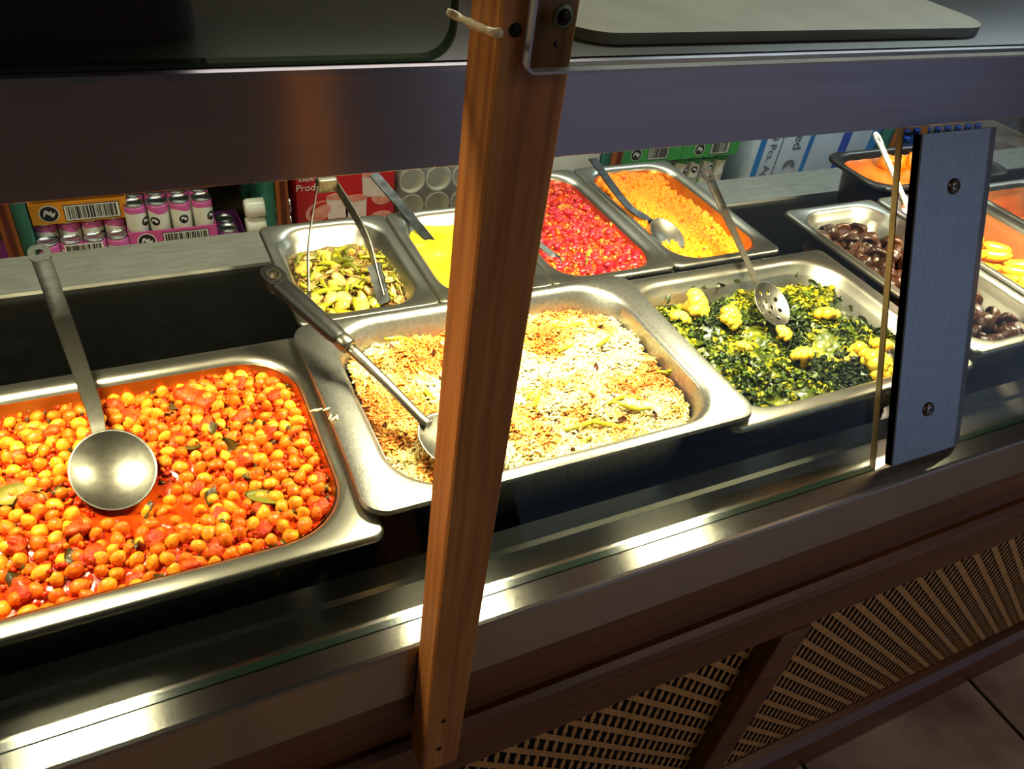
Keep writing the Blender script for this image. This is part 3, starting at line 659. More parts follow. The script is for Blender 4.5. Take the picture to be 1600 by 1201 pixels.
for k, (u, v) in enumerate(hp):
    p = PZ(u, v, -.016); z = float(ch_h(np.array([p[0]]), np.array([p[1]]))[0]) + .0055
    place(HMs[k % 4], 'herb_leaf', (p[0], p[1], z), (RNG.normal(0, .5), RNG.normal(0, .5), RNG.uniform(0, 6)), RNG.uniform(.7, 1.3), 'dark wilted herb leaf on the chickpea curry', 'leaf', 'wilted herbs in the chickpea curry')

# ------------------------------------------------------------------ fried rice
IR = (.112 + .043, .486 - .043, .362 + .0195, .606 - .0195)
def rc_h(x, y): return -.0155 + .013 * fbm(x, y, 26, 3, 11) + .006 * fbm(x, y, 80, 2, 15) + .004 * sst(.36, .44, x)
field('rice_bed', IR, .045, lambda x, y: rc_h(x, y) - .0025, RICEB, .003, label='packed bed of rice under the loose top grains', cat='rice', kind='stuff')
def grains(n, hf, reg, rr, size, tilt):
    P = np.array(scatter2(reg, rr, n)); z = hf(P[:, 0], P[:, 1]) + RNG.uniform(-.0015, .0028, len(P))
    return np.column_stack([P, z]), randrot(len(P), tilt), np.array(size)[None] * RNG.uniform(.8, 1.2, (len(P), 1)) * np.ones((1, 3))
def grain():
    V = [(-.5, 0, .06)]; n = 5
    for t, r in ((-.3, .8), (.05, 1.), (.33, .75)):
        for j in range(n): a = 2 * math.pi * j / n; V.append((t, .5 * r * math.cos(a), .5 * r * math.sin(a) - .25 * t * t))
    V.append((.5, 0, -.06)); F = []
    for j in range(n): F.append((0, 1 + (j + 1) % n, 1 + j)); F.append((16, 11 + j, 11 + (j + 1) % n))
    for i in range(2):
        for j in range(n): F.append((1 + i * n + j, 1 + i * n + (j + 1) % n, 1 + (i + 1) * n + (j + 1) % n, 1 + (i + 1) * n + j))
    return np.array(V), F
GV, GF = grain()
def ricecol(x, y):
    n = len(x); s = fbm(x, y, 22, 3, 40) * 1.5 + .35 * fbm(x, y, 90, 2, 43) + RNG.normal(0, .16, n) + .35 * sst(.41, .445, x) + .25 * sst(.585, .56, y) * 0 + .18 * sst(.24, .15, x)
    a = np.array(lin((.88, .82, .60))); b = np.array(lin((.84, .68, .30))); c = np.array(lin((.70, .38, .09))); t = np.clip((s + .22) / .62, 0, 1)[:, None]
    return np.where(t < .5, a + (b - a) * t * 2, b + (c - b) * (t * 2 - 1))
pos, rot, scl = grains(21000, rc_h, IR, .045, (.0082, .0024, .0021), .38)
V, T = swarm(GV, GF, pos, rot, scl); cc = np.repeat(ricecol(pos[:, 0], pos[:, 1]), len(GV), 0)
fastmk('fried_rice', V, T, RICE, cc, label='loose golden and white fried rice grains in the roasting tray', cat='rice', kind='stuff')
def bean_mesh(L, r, bend, seed, m, name='green_bean'):
    q = np.random.default_rng(seed); P = [(L * (t - .5), bend * L * math.sin(math.pi * t), .1 * L * bend * math.sin(5 * t + seed)) for t in np.linspace(0, 1, 9)]
    rad = [r * (.55 + .45 * math.sin(math.pi * min(.92, max(.08, t)))) * (1 + .08 * math.sin(12 * t + seed)) for t in np.linspace(0, 1, 9)]
    V, F = tube(P, rad, 8); V[:, :] = V; return meshdata(name, V, F, m)
RB = [bean_mesh(.030, .0024, .1 * (i - 1), i, GBEAN) for i in range(4)]
for k, (u, v, a) in enumerate(((920, 655, .6), (905, 665, .5), (940, 648, .3), (975, 632, .1), (990, 640, -.1), (840, 620, 1.2), (835, 608, 1.0), (1065, 592, -.3), (905, 690, .5), (950, 665, -.2), (672, 610, 1.9), (625, 532, -.2), (885, 515, 0), (945, 540, .8), (1050, 590, -.4), (895, 545, .2))):
    p = PZ(u, v, -.01); z = float(rc_h(np.array([p[0]]), np.array([p[1]]))[0]) + .003
    place(RB[k % 4], 'green_bean', (p[0], p[1], z), (0, RNG.normal(0, .12), a - .35), RNG.uniform(.75, 1.1), 'thin yellow-green bean lying in the fried rice', 'green bean', 'green beans in the fried rice')
OC = [meshdata('fried_onion', *leaf(.014, .005, i + 70, .4), mat('fried_onion_brown_%d' % i, ('7a3d1c', '4c2418', '9a5a24')[i], .4, c2='5c2c14', scale=60)) for i in range(3)]
for k, (x, y) in enumerate(scatter(IR, .045, 46, .018)):
    z = float(rc_h(np.array([x]), np.array([y]))[0]) + .003
    place(OC[k % 3], 'fried_onion', (x, y, z), (RNG.normal(0, .4), RNG.normal(0, .4), RNG.uniform(0, 6)), RNG.uniform(.6, 1.), 'dark brown fried onion shred in the rice', 'onion', 'fried onion shreds in the rice')
GRM = mat('stray_rice_grain', 'f2dca0', .45, c2='e8cc88', scale=200); gm = meshdata('rice_grain', GV * np.array([.008, .0022, .002]), GF, GRM)
for k, (u, v, a) in enumerate(((498, 641, .2), (510, 640, .3), (490, 642, .1), (516, 652, 1.0), (521, 655, .6), (527, 653, 1.4))):
    p = PZ(u, v, .0115); place(gm, 'rice_grain', (p[0], p[1], .0122), (0, 0, a), 1., 'stray rice grain stuck on the left flange of the roasting tray', 'rice grain', 'stray grains on the tray flange')

# ------------------------------------------------------------------ green bean pan
IG = inner(B_GB, .013, .0065)
def gb_h(x, y): return -.022 + .008 * fbm(x, y, 30, 3, 21) - .05 * np.clip(y - .735, 0, 1) * 4 * .25
BEDG = mat('bean_pan_shreds', '8a6c34', .45, c2='5a5214', scale=60, bump=.6, bscale=200, lo=.35, hi=.65)
field('vegetable_shreds', IG, .03, lambda x, y: gb_h(x, y), BEDG, .003, label='shredded onion and vegetable bed in the green bean pan', cat='vegetables', kind='stuff')
GMs = [bean_mesh(.030 + .007 * (i % 3), .0033, .18 * (i % 4 - 1.2), i + 30, GBEAN if i % 3 else GBEAN2) for i in range(7)]
gpts = scatter((IG[0] + .012, IG[1] - .012, IG[2] + .01, IG[3] - .035), .02, 54, .0108)
for k, (x, y) in enumerate(gpts):
    z = float(gb_h(np.array([x]), np.array([y]))[0]) + .005 + .008 * RNG.random()
    place(GMs[k % 7], 'green_bean', (x, y, z), (RNG.uniform(0, 6), RNG.normal(0, .22), RNG.uniform(0, 6.28)), RNG.uniform(.65, 1.), 'cooked green bean in the small pan with tongs', 'green bean', 'green beans in the small pan')
p = PZ(532, 405, -.015); place(GMs[1], 'green_bean', (p[0], p[1], -.016), (0, 1.2, .3), 1., 'green bean sticking upright out of the small pan', 'green bean', 'green beans in the small pan')
OMs = [meshdata('onion_piece', *chunk(i + 90, .0088, .5), ONION if i % 2 else ONION2) for i in range(6)] + [meshdata('onion_piece', *leaf(.03, .008, i + 33, .3), ONION) for i in range(3)]
for k, (x, y) in enumerate(scatter((IG[0] + .01, IG[1] - .01, IG[2] + .008, IG[3] - .04), .02, 52, .0105)):
    z = float(gb_h(np.array([x]), np.array([y]))[0]) + .005 + .009 * RNG.random()
    place(OMs[k % 9], 'onion_piece', (x, y, z), (RNG.normal(0, .5), RNG.normal(0, .5), RNG.uniform(0, 6)), RNG.uniform(.6, 1.1), 'soft pale onion piece among the green beans', 'onion', 'onion pieces in the green bean pan')
P = scatter2((IG[0], IG[1], IG[2], IG[3] - .02), .03, 900); n = len(P); z = gb_h(P[:, 0], P[:, 1]) + RNG.uniform(.001, .009, n)
V, T = swarm(GV, GF, np.column_stack([P, z]), randrot(n, .5), np.array([.016, .0018, .0015])[None] * RNG.uniform(.5, 1.3, (n, 1)))
sc2 = np.array([lin((.78, .62, .34)), lin((.50, .30, .14)), lin((.55, .55, .12)), lin((.30, .18, .08))])[RNG.integers(0, 4, n)]
fastmk('onion_strands', V, T, RICE, np.repeat(sc2, len(GV), 0), label='fine brown onion strands tangled among the green beans', cat='onion strands', kind='stuff')
AM = meshdata('aubergine_piece', *chunk(140, .0075, .5), AUBER)
for k, (u, v) in enumerate(((528, 458), (480, 430), (560, 420), (520, 470), (545, 440))):
    p = PZ(u, v, -.026); place(AM, 'aubergine_piece', (p[0], p[1], -.026), (.3, .4, k), .8, 'dark purple aubergine piece in the green bean pan', 'aubergine', 'aubergine pieces in the green bean pan')

# ------------------------------------------------------------------ yellow dal
IY = inner(B_YE, .012, .0065)
field('yellow_dal', IY, .03, lambda x, y: -.012 + .005 * fbm(x, y, 40, 3, 61) - .04 * np.clip(y - .74, 0, 1), DAL, .002, label='thick yellow dal in the small pan', cat='dal', kind='stuff')

# ------------------------------------------------------------------ red kidney beans
IK = inner(B_RE, .013, .0062)
def kb_h(x, y): return -.013 + .007 * fbm(x, y, 45, 3, 71)
field('bean_sauce', IK, .03, kb_h, KSAUCE, .002, label='orange red sauce around the kidney beans', cat='sauce', kind='stuff')
def kidney(i):
    V, F = sphere(14, 10); V = V * np.array([.0086, .0050, .0046]) * (1 + .06 * math.sin(i * 2.1)); V[:, 1] += -.0014 * (1 - (V[:, 0] / .0086) ** 2) * 1.0 + .0007; return meshdata('kidney_bean', V, F, KID)
KM = [kidney(i) for i in range(4)]
for k, (x, y) in enumerate(scatter((IK[0] + .006, IK[1] - .006, IK[2] + .006, IK[3] - .006), .025, 150, .0100, lambda x, y: .5 + 1.2 * float(fbm(np.array([x]), np.array([y]), 40, 2, 5)[0]), 60)):
    z = float(kb_h(np.array([x]), np.array([y]))[0]) + .0005 + .003 * RNG.random()
    place(KM[k % 4], 'kidney_bean', (x, y, z), (RNG.normal(0, .5), RNG.normal(0, .4), RNG.uniform(0, 6.28)), RNG.uniform(.8, 1.1), 'glossy red kidney bean in orange red sauce', 'kidney bean', 'kidney beans in the narrow pan')
P = scatter2(IK, .03, 1500); n = len(P); z = kb_h(P[:, 0], P[:, 1]) + RNG.uniform(-.0005, .0045, n)
V, T = swarm(PV, PF, np.column_stack([P, z]), randrot(n, .7), np.array([.0030, .0019, .0013])[None] * RNG.uniform(.5, 1.5, (n, 1)))
pc = np.array(lin((.76, .20, .06))) * RNG.uniform(.7, 1.2, (n, 1)); pc[RNG.random(n) < .25] = lin((.86, .44, .10))
fastmk('bean_pulp', V, T, RICE, np.repeat(pc, len(PV), 0), label='chopped tomato pulp clinging to the kidney beans', cat='tomato pulp', kind='stuff')
p = PZ(918, 412, -.012); place(meshdata('bay_leaf', *leaf(.042, .014, 88, .2), BAY), 'bay_leaf', (p[0], p[1], -.0095), (.5, -.5, .9), 1., 'brown bay leaf standing in the kidney beans', 'leaf')

# ------------------------------------------------------------------ orange mash
IO = inner(B_OR, .013, .0065)
def or_h(x, y): return -.011 + .010 * fbm(x, y, 26, 4, 81) + .004 * sst(.70, .60, x)
IO2 = (IO[0], IO[1] - .012, IO[2], IO[3])
field('orange_mash_bed', IO2, .03, lambda x, y: or_h(x, y) - .002 - .012 * sst(.695, .71, x), ORB, .002, label='dense layer of orange mash under the loose crumbs', cat='mash', kind='stuff')
LV, LF = sphere(6, 4)
P = scatter2(IO2, .03, 4600); z = or_h(P[:, 0], P[:, 1]) + RNG.uniform(-.002, .0015, len(P)); n = len(P)
sc_ = np.array([.0036, .0028, .0022])[None] * RNG.uniform(.6, 1.5, (n, 1)); V, T = swarm(LV, LF, np.column_stack([P, z]), randrot(n, .6), sc_)
oc = np.array(lin((.95, .52, .02))) * RNG.uniform(.82, 1.08, (n, 1)) * np.array([1, 1, 1]) ; oc[RNG.random(n) < .02] = lin((.85, .25, .04))
fastmk('orange_mash', V, T, ORM, np.repeat(oc, len(LV), 0), label='crumbly bright orange mash in the narrow pan', cat='mash', kind='stuff')

# ------------------------------------------------------------------ spinach with cauliflower
IS = inner(B_SP, .017, .0065)
slot_c = PZ(1205, 472, -.018)
def sp_h(x, y): return -.026 + .016 * fbm(x, y, 20, 4, 91) + .006 * fbm(x, y, 90, 2, 95) + .008 * sst(.60, .52, x) - .008 * sst(.55, .585, y)
field('spinach_bed', IS, .05, sp_h, SPI, .0018, label='thick cooked spinach sauce in the wide pan', cat='spinach', kind='stuff')
lv, lf = leaf(1., .6, 3, .25, 5, 3)
def flakes(P, z, size, tilt):
    n = len(P); s = size * RNG.uniform(.5, 1.5, (n, 1)) * np.ones((1, 3)); s[:, 2] *= RNG.uniform(.6, 1.6, n); return swarm(lv, lf, np.column_stack([P, z]), randrot(n, tilt), s)
P = scatter2((IS[0], IS[1] - .004, IS[2] + .004, IS[3] - .004), .05, 7000); P = P[fbm(P[:, 0], P[:, 1], 24, 3, 55) + RNG.normal(0, .10, len(P)) > -.16]; z = sp_h(P[:, 0], P[:, 1]) + RNG.uniform(-.001, .003, len(P)); V, T = flakes(P, z, .0068, .7); n = len(P)
t = RNG.random(n) + 1.3 * fbm(P[:, 0], P[:, 1], 30, 2, 97); pal = [lin((.10, .14, .02)), lin((.17, .24, .03)), lin((.33, .38, .04)), lin((.60, .56, .05))]
fc = np.array(pal)[np.clip((t * 4).astype(int), 0, 3)]
fastmk('spinach_leaves', V, T, SPF, np.repeat(fc, len(lv), 0), label='wilted chopped spinach leaves covering the wide pan', cat='spinach', kind='stuff')
FLM = [meshdata('spinach_scrap', *leaf(.016, .007, i + 60, .2), mat('dark_spinach_%d' % i, '1c2806', .4, c2='2e3a0a', scale=80)) for i in range(2)]
for k, (u, v) in enumerate(((1080, 425), (1095, 420), (1110, 432), (1065, 440), (1240, 420), (1272, 442), (1310, 468), (1330, 480), (1300, 430), (1130, 425), (1045, 465), (1350, 500))):
    p = PZ(u, v, -.012); place(FLM[k % 2], 'spinach_scrap', (min(p[0], IS[1] + .003), min(p[1], IS[3] + .002), -.013), (1.1, .2, k), 1., 'dark spinach scrap stuck to the pan wall', 'spinach', 'spinach scraps on the pan wall')
def floret(seed, s):
    q = np.random.default_rng(seed); parts = []
    V, F = tube([(0, 0, -.016 * s), (.001, 0, -.008 * s), (0, .001, 0), (0, 0, .004 * s)], [.004 * s, .0045 * s, .006 * s, .008 * s], 9); parts.append((V, F))
    for k in range(16):
        a = k * 2.4; r = .0095 * s * math.sqrt(k / 16); V, F = sphere(9, 6); V = V * (.0045 * s * (1 + .2 * q.random())) * (1 + .12 * np.sin(9 * V[:, :1]) * np.sin(8 * V[:, 1:2])); parts.append((V + np.array([r * math.cos(a), r * math.sin(a), .008 * s - 40 * r * r / s]), F))
    return join(parts)
for k, (u, v, s, rot, c) in enumerate(((1080, 478, 1.15, (.9, .5, .4), 0), (1135, 497, .9, (.6, -.4, 1), 1), (1222, 522, .6, (.3, .2, 0), 0), (1290, 500, .95, (.5, .6, 2), 1), (1335, 560, 1.0, (1.3, .9, 1.2), 0), (1365, 575, 1.2, (.7, .2, .2), 0), (1255, 558, .7, (.4, .3, 3), 1), (1160, 545, .55, (.2, .5, 1), 1), (1375, 545, .8, (.3, .3, 2), 0), (1060, 500, .7, (.2, .3, 1), 1))):
    p = PZ(u, v, -.018); V, F = floret(k, s * 1.35); place(meshdata('cauliflower_floret', V, F, CAUL), 'cauliflower_floret', (p[0], p[1], -.019), rot, 1., {0: 'large pale cauliflower floret in the spinach, nearest the roasting tray', 5: 'big bright yellow cauliflower floret in the spinach, nearest the clamp plate', 2: 'small cauliflower floret touching the perforated spoon'}.get(k, 'yellow curried cauliflower floret in the spinach'), 'cauliflower', 'cauliflower florets in the spinach')

# ------------------------------------------------------------------ mushrooms, potatoes, sauces on the right
IM = inner(B_MU, .014, .0065)
def mu_h(x, y): return -.040 + .006 * fbm(x, y, 25, 2, 101)
field('mushroom_juice', IM, .03, mu_h, MJUS, .004, label='dark brown juice under the mushrooms', cat='sauce', kind='stuff')
def mushroom(i):
    V, F = lathe([(.0005, .0105), (.006, .0095), (.010, .0062), (.0122, .001), (.0118, -.0020), (.0100, -.0028), (.0055, -.0010), (.0046, -.002), (.0042, -.008), (.0040, -.0105), (.0012, -.0112)], 16)
    th = np.arctan2(V[:, 1:2], V[:, :1]); V = V * (1 + .06 * np.sin(5 * th + i) + .03 * np.sin(11 * th + 2 * i)) * (1 + .07 * np.sin(260 * V[:, :1] + i) + .05 * np.sin(340 * V[:, 1:2] + 2 * i)); me = meshdata('mushroom', V, F, MUSH); me.materials.append(MUSHS)
    for p in me.polygons:
        if p.center.z < -.0024: p.material_index = 1
    return me
MM = [mushroom(i) for i in range(5)]
for k, (x, y) in enumerate(scatter((IM[0] + .008, IM[1] - .008, IM[2] + .008, IM[3] - .008), .025, 82, .0182, None, 80)):
    z = float(mu_h(np.array([x]), np.array([y]))[0]) + .006 + .010 * RNG.random()
    place(MM[k % 5], 'mushroom', (x, y, z), (RNG.normal(0, 1.0), RNG.normal(0, 1.0), RNG.uniform(0, 6)), RNG.uniform(.95, 1.35), 'glossy roasted brown mushroom in the steel pan', 'mushroom', 'roasted mushrooms')
IP = inner(B_PO, .014, .0065)
def po_h(x, y): return -.045 + .004 * fbm(x, y, 25, 2, 111)
field('potato_sauce', IP, .03, po_h, PSAUCE, .004, label='yellow sauce under the potato wedges', cat='sauce', kind='stuff')
def wedge(i):
    V, F = sphere(12, 9); V = V * np.array([.021, .0095, .009]); V[:, 2] += .004 * (V[:, 0] / .021) ** 2; V[:, 2] = np.where(V[:, 2] < 0, V[:, 2] * .5, V[:, 2]); V *= 1 + .05 * np.sin(90 * V[:, :1] + i); return meshdata('potato_wedge', V, F, POT)
WM = [wedge(i) for i in range(3)]
for k, (x, y) in enumerate(scatter((IP[0] + .012, IP[1] - .012, IP[2] + .012, IP[3] - .05), .02, 34, .021, None, 80)):
    z = float(po_h(np.array([x]), np.array([y]))[0]) + .006 + .004 * RNG.random()
    place(WM[k % 3], 'potato_wedge', (x, y, z), (RNG.normal(0, .4), RNG.normal(0, .25), RNG.uniform(0, 6)), RNG.uniform(.8, 1.1), 'yellow potato wedge in the pan next to the mushrooms', 'potato wedge', 'potato wedges')
field('orange_sauce', inner(B_CO, .014, .007), .03, lambda x, y: -.050 + .002 * fbm(x, y, 20, 2, 121), OSAUCE, .006, label='thin orange sauce low in the end steel pan', cat='sauce', kind='stuff')
field('orange_sauce', inner(B_SA, .012, .0055), .035, lambda x, y: -.010 + .003 * fbm(x, y, 30, 2, 131), OSAUCE, .004, label='orange sauce filling the black enamelled pan', cat='sauce', kind='stuff')
CARM = mat('orange_squash', 'f09010', .35, c2='e07a08', scale=40, sss=.1); CK = [meshdata('squash_chunk', *chunk(i + 200, .016, .8), CARM) for i in range(3)]
for k, (u, v) in enumerate(((1402, 262), (1385, 268), (1420, 270))):
    p = PY(u, v, .80); place(CK[k % 3], 'squash_chunk', (p[0], p[1], -.002), (k, .4, k * 2.), 1., 'orange squash chunk rising from the black pan of sauce', 'squash', 'squash chunks in the black pan')

# ------------------------------------------------------------------ utensils
def bowl(C, ax, nrm, rx, ry, depth, th=.0012, holes=(), n=44, taper=0.):
    """shallow spoon bowl: ax = direction to the handle, nrm = opening direction; real round holes"""
    C = np.array(C, float); nrm = np.array(nrm, float); nrm /= np.linalg.norm(nrm); ax = np.array(ax, float); ax -= nrm * (ax @ nrm); ax /= np.linalg.norm(ax); sd = np.cross(nrm, ax)
    V = []; F = []; top = {}
    def P(a, b, off):
        r2 = min(1., a * a + b * b); return C + ax * rx * a * 1. + sd * ry * b * (1 - taper * a) + nrm * (depth * (r2 - 1) + off)
    nr, na = (n // 2, n) if not holes else (40, 120)
    for off in (0, -th):
        for i in range(nr + 1):
            r = i / nr
            for j in range(na): t = 2 * math.pi * j / na; V.append(P(r * math.cos(t), r * math.sin(t), off))
    N1 = (nr + 1) * na
    def hole(i, j):
        r = (i + .5) / nr; t = 2 * math.pi * (j + .5) / na; a, b = r * math.cos(t), r * math.sin(t)
        return any((a - hx) ** 2 + (b - hy) ** 2 < hr * hr for hx, hy, hr in holes)
    H = [[hole(i, j) for j in range(na)] for i in range(nr)]
    for i in range(nr):
        for j in range(na):
            if H[i][j]: continue
            k = (j + 1) % na; a, b, c, d = i * na + j, i * na + k, (i + 1) * na + k, (i + 1) * na + j
            F.append((a, d, c, b)); F.append((N1 + a, N1 + b, N1 + c, N1 + d))
            if i == nr - 1 or H[i + 1][j]: F.append((d, N1 + d, N1 + c, c))
            if i > 0 and H[i - 1][j]: F.append((b, N1 + b, N1 + a, a))
            if H[i][(j + 1) % na]: F.append((c, N1 + c, N1 + b, b))
            if H[i][j - 1]: F.append((a, N1 + a, N1 + d, d))
    return np.array(V), F
def unit(v): v = np.array(v, float); return v / np.linalg.norm(v)

# ladle resting in the chickpeas, handle over the back rim
C = lad_c.copy(); N_ = PZ(155, 676, .003); E_ = PY(66, 408, .735); nr = unit((.10, -.40, .92))
ld = thing('ladle', tuple(C), 'plain round steel ladle resting in the chickpea curry', 'ladle')
V, F = bowl(C + np.array([0, 0, .002]), N_ - C, nr, .0335, .0300, .010); mk('ladle_bowl', V, F, UTEN, ld)
Pm = smoothpath([C + (N_ - C) * .90 + np.array([0, 0, -.001]), N_, PZ(138, 612, .0105), E_], 26)
V, F = ribbon(Pm, [.020, .0115, .0105, .012, .0145, .0165], .0022, (0, -.3, 1)); d = unit(Pm[-1] - Pm[-2]); s = unit(np.cross(d, (0, -.3, 1))); uu = np.cross(s, d)
V2, F2 = tab(Pm[-1] + d * .0115, d, s, uu, .0135, .0095, .0058, .0036, .0022); V, F = join([(V, F), (V2, F2)]); mk('handle', V, F, UTEN, ld, angle=.8)

# serving spoon with black handle in the rice
C = PZ(722, 692, .004); N_ = PZ(657, 652, .012); Fe = PY(545, 541, .520); E_ = PY(428, 436, .605)
sp = thing('serving_spoon', tuple(C), 'large steel serving spoon with black plastic handle lying across the rice', 'spoon')
V, F = bowl(C, N_ - C, (.05, -.15, 1), .0400, .0290, .009); mk('spoon_bowl', V, F, UTEN, sp)
Pm = smoothpath([C + (N_ - C) * .8 + np.array([0, 0, -.002]), N_, (N_ + Fe) / 2 + np.array([0, 0, .001]), Fe], 20); V, F = tube(Pm, np.interp(np.linspace(0, 1, 20), [0, .12, .4, 1], [.0075, .0052, .0042, .0050]), 12, (0, -.3, 1), (1, .75)); mk('shank', V, F, UTEN, sp)
dF = unit(E_ - Fe); V, F = tube([Fe - dF * .002, Fe, Fe + dF * .009, Fe + dF * .010], [.006, .0076, .0078, .0074], 16, (0, -.3, 1)); mk('ferrule', V, F, UTEN, sp)
Pm = smoothpath([Fe + dF * .008, Fe + (E_ - Fe) * .45, Fe + (E_ - Fe) * .8, E_ - dF * .008], 20); V, F = tube(Pm, np.interp(np.linspace(0, 1, 20), [0, .1, .5, .85, 1], [.0070, .0085, .0092, .0088, .0092]), 16, (0, -.3, 1), (1, .8))
s = unit(np.cross(dF, (0, -.3, 1))); uu = np.cross(s, dF); h = mk('handle', V, F, PLASTIC, sp)
V, F = tab(E_, dF, s, uu, .0125, .0095, .0052, .0052, .012); mk('handle_end', V, F, PLASTIC, h, angle=.8)
V, F = tab(E_ + uu * .0003, dF, s, uu, .0062, .0062, .0044, .0044, .0135); mk('hanging_ring', V, F, UTEN, h, angle=.8)

# tongs in the green beans
H_ = PY(511, 291, .745); T1 = PZ(482, 478, -.008); T2 = PZ(598, 462, -.004)
tg = thing('serving_tongs', tuple((T1 + T2) / 2), 'steel tongs with scalloped tip standing in the green beans', 'tongs')
V, F = boxvf(H_[0] - .011, H_[0] + .011, H_[1] - .004, H_[1] + .006, H_[2] - .006, H_[2] + .010, .003, 3); mk('hinge', V, F, UTEN, tg, angle=.8)
for T_, a, upv, nm in ((T1, -.010, (1, .15, .1), 0), (T2, .010, (-1, .2, .5), 1)):
    st = H_ + np.array([a, 0, 0]); md = (st + T_) / 2 + np.array([.006 if nm else -.004, 0, .006])
    V, F = ribbon(smoothpath([st, md, T_ * .7 + md * .3, T_], 22), [.010, .011, .010, .009, .008] if nm else [.008, .007, .006, .006], .0016, upv); arm = mk('tong_arm', V, F, UTEN, tg, angle=.8)
    dd = unit(T_ - md); Q = [T_ - dd * (.034 if nm else .014), T_ - dd * .012, T_ - dd * .003, T_ + dd * .008]
    Q = smoothpath(Q, 18); wv = [(.0145 if nm else .010) + .0022 * math.sin(i * 2.1) for i in range(18)]; wv[-1] = .007
    V, F = ribbon(Q, wv, .003, upv if not nm else (-.5, -.7, .5)); mk('scalloped_tip', V, F, UTEND if nm else UTEN, arm, angle=.8)

# flat spatula in the yellow dal
E_ = PY(584, 272, .855); L_ = PZ(680, 386, -.018)
V, F = ribbon(smoothpath([E_, (E_ + L_) / 2 + np.array([0, 0, .001]), L_, L_ + (L_ - E_) * .28 + np.array([.004, -.004, -.008])], 16), [.013, .0125, .012, .012], .0022, (0, -.5, 1))
mk('spatula', V, F, UTEND, label='plain dark steel spatula handle leaning out of the yellow dal', cat='spatula', angle=.8)

# perforated spoon in the spinach
C = PZ(1207, 474, -.002); N_ = PZ(1180, 436, .004); E_ = PY(1110, 282, .690)
ss = thing('slotted_spoon', tuple(C), 'round perforated steel spoon standing in the spinach', 'spoon')
hs = [(.62 * math.cos(t), .62 * math.sin(t), .085) for t in np.linspace(.5, .5 + 2 * math.pi, 9)[:-1]] + [(.25 * math.cos(t), .25 * math.sin(t), .085) for t in np.linspace(0, 2 * math.pi, 5)[:-1]]
V, F = bowl(C, N_ - C, (.10, -.45, .88), .0290, .0235, .0085, holes=hs); mk('perforated_bowl', V, F, UTEN, ss)
Pm = smoothpath([C + (N_ - C) * .72, N_, N_ + (E_ - N_) * .5, E_], 24); V, F = ribbon(Pm, [.012, .008, .008, .0095, .0125, .0135], .0018, (0, -.5, 1)); d = unit(Pm[-1] - Pm[-2]); s = unit(np.cross(d, (0, -.5, 1))); uu = np.cross(s, d)
V2, F2 = tab(Pm[-1] + d * .0085, d, s, uu, .0115, .0085, .0050, .0033, .0018); V, F = join([(V, F), (V2, F2)]); mk('handle', V, F, UTEN, ss, angle=.8)

# dark-handled spoon in the orange mash
C = PZ(1043, 367, .000); N_ = PZ(1012, 342, .000); E_ = PY(926, 248, .850)
os_ = thing('mash_spoon', tuple(C), 'spoon with dark smeared handle half buried in the orange mash', 'spoon')
V, F = bowl(C + np.array([0, 0, .000]), N_ - C, (.0, -.35, .94), .0280, .0210, .007); mk('spoon_bowl', V, F, UTEN, os_)
Pm = smoothpath([C + (N_ - C) * .8, N_, PZ(978, 318, .008), E_], 20); V, F = ribbon(Pm, [.010, .008, .010, .012, .013], .002, (0, -.5, 1)); mk('handle', V, F, UTEND, os_, angle=.8)

# steel spoon in the kidney beans
A_ = PZ(838, 378, -.002); B_ = PZ(905, 432, -.016)
V, F = ribbon(smoothpath([A_, (A_ + B_) / 2, B_], 12), [.009, .011, .016, .012], .0018, (0, 0, 1)); mk('bean_spoon', V, F, UTEN, label='steel spoon edge sunk among the red kidney beans', cat='spoon', angle=.8)

# pale spoon in the black pan
E_ = PY(1376, 226, .775); L_ = PZ(1418, 322, -.004); MEL = mat('cream_melamine', 'f4f0e2', .35, c2='e8e4d4', scale=60)
ws = thing('pale_spoon', tuple(L_), 'cream coloured spoon with a slot in its handle leaning out of the black pan', 'spoon')
Pm = smoothpath([L_, (E_ + L_) / 2, E_], 14); V, F = ribbon(Pm, [.008, .009, .0105], .0025, (0, -.5, 1)); d = unit(Pm[-1] - Pm[-2]); s = unit(np.cross(d, (0, -.5, 1))); uu = np.cross(s, d)
V2, F2 = tab(Pm[-1] + d * .0095, d, s, uu, .0140, .0062, .0052, .0022, .0025); V, F = join([(V, F), (V2, F2)]); mk('handle', V, F, MEL, ws, angle=.8)
V, F = bowl(L_ + (L_ - E_) * .12, E_ - L_, (0, -.3, 1), .022, .017, .006); mk('spoon_bowl', V, F, MEL, ws)

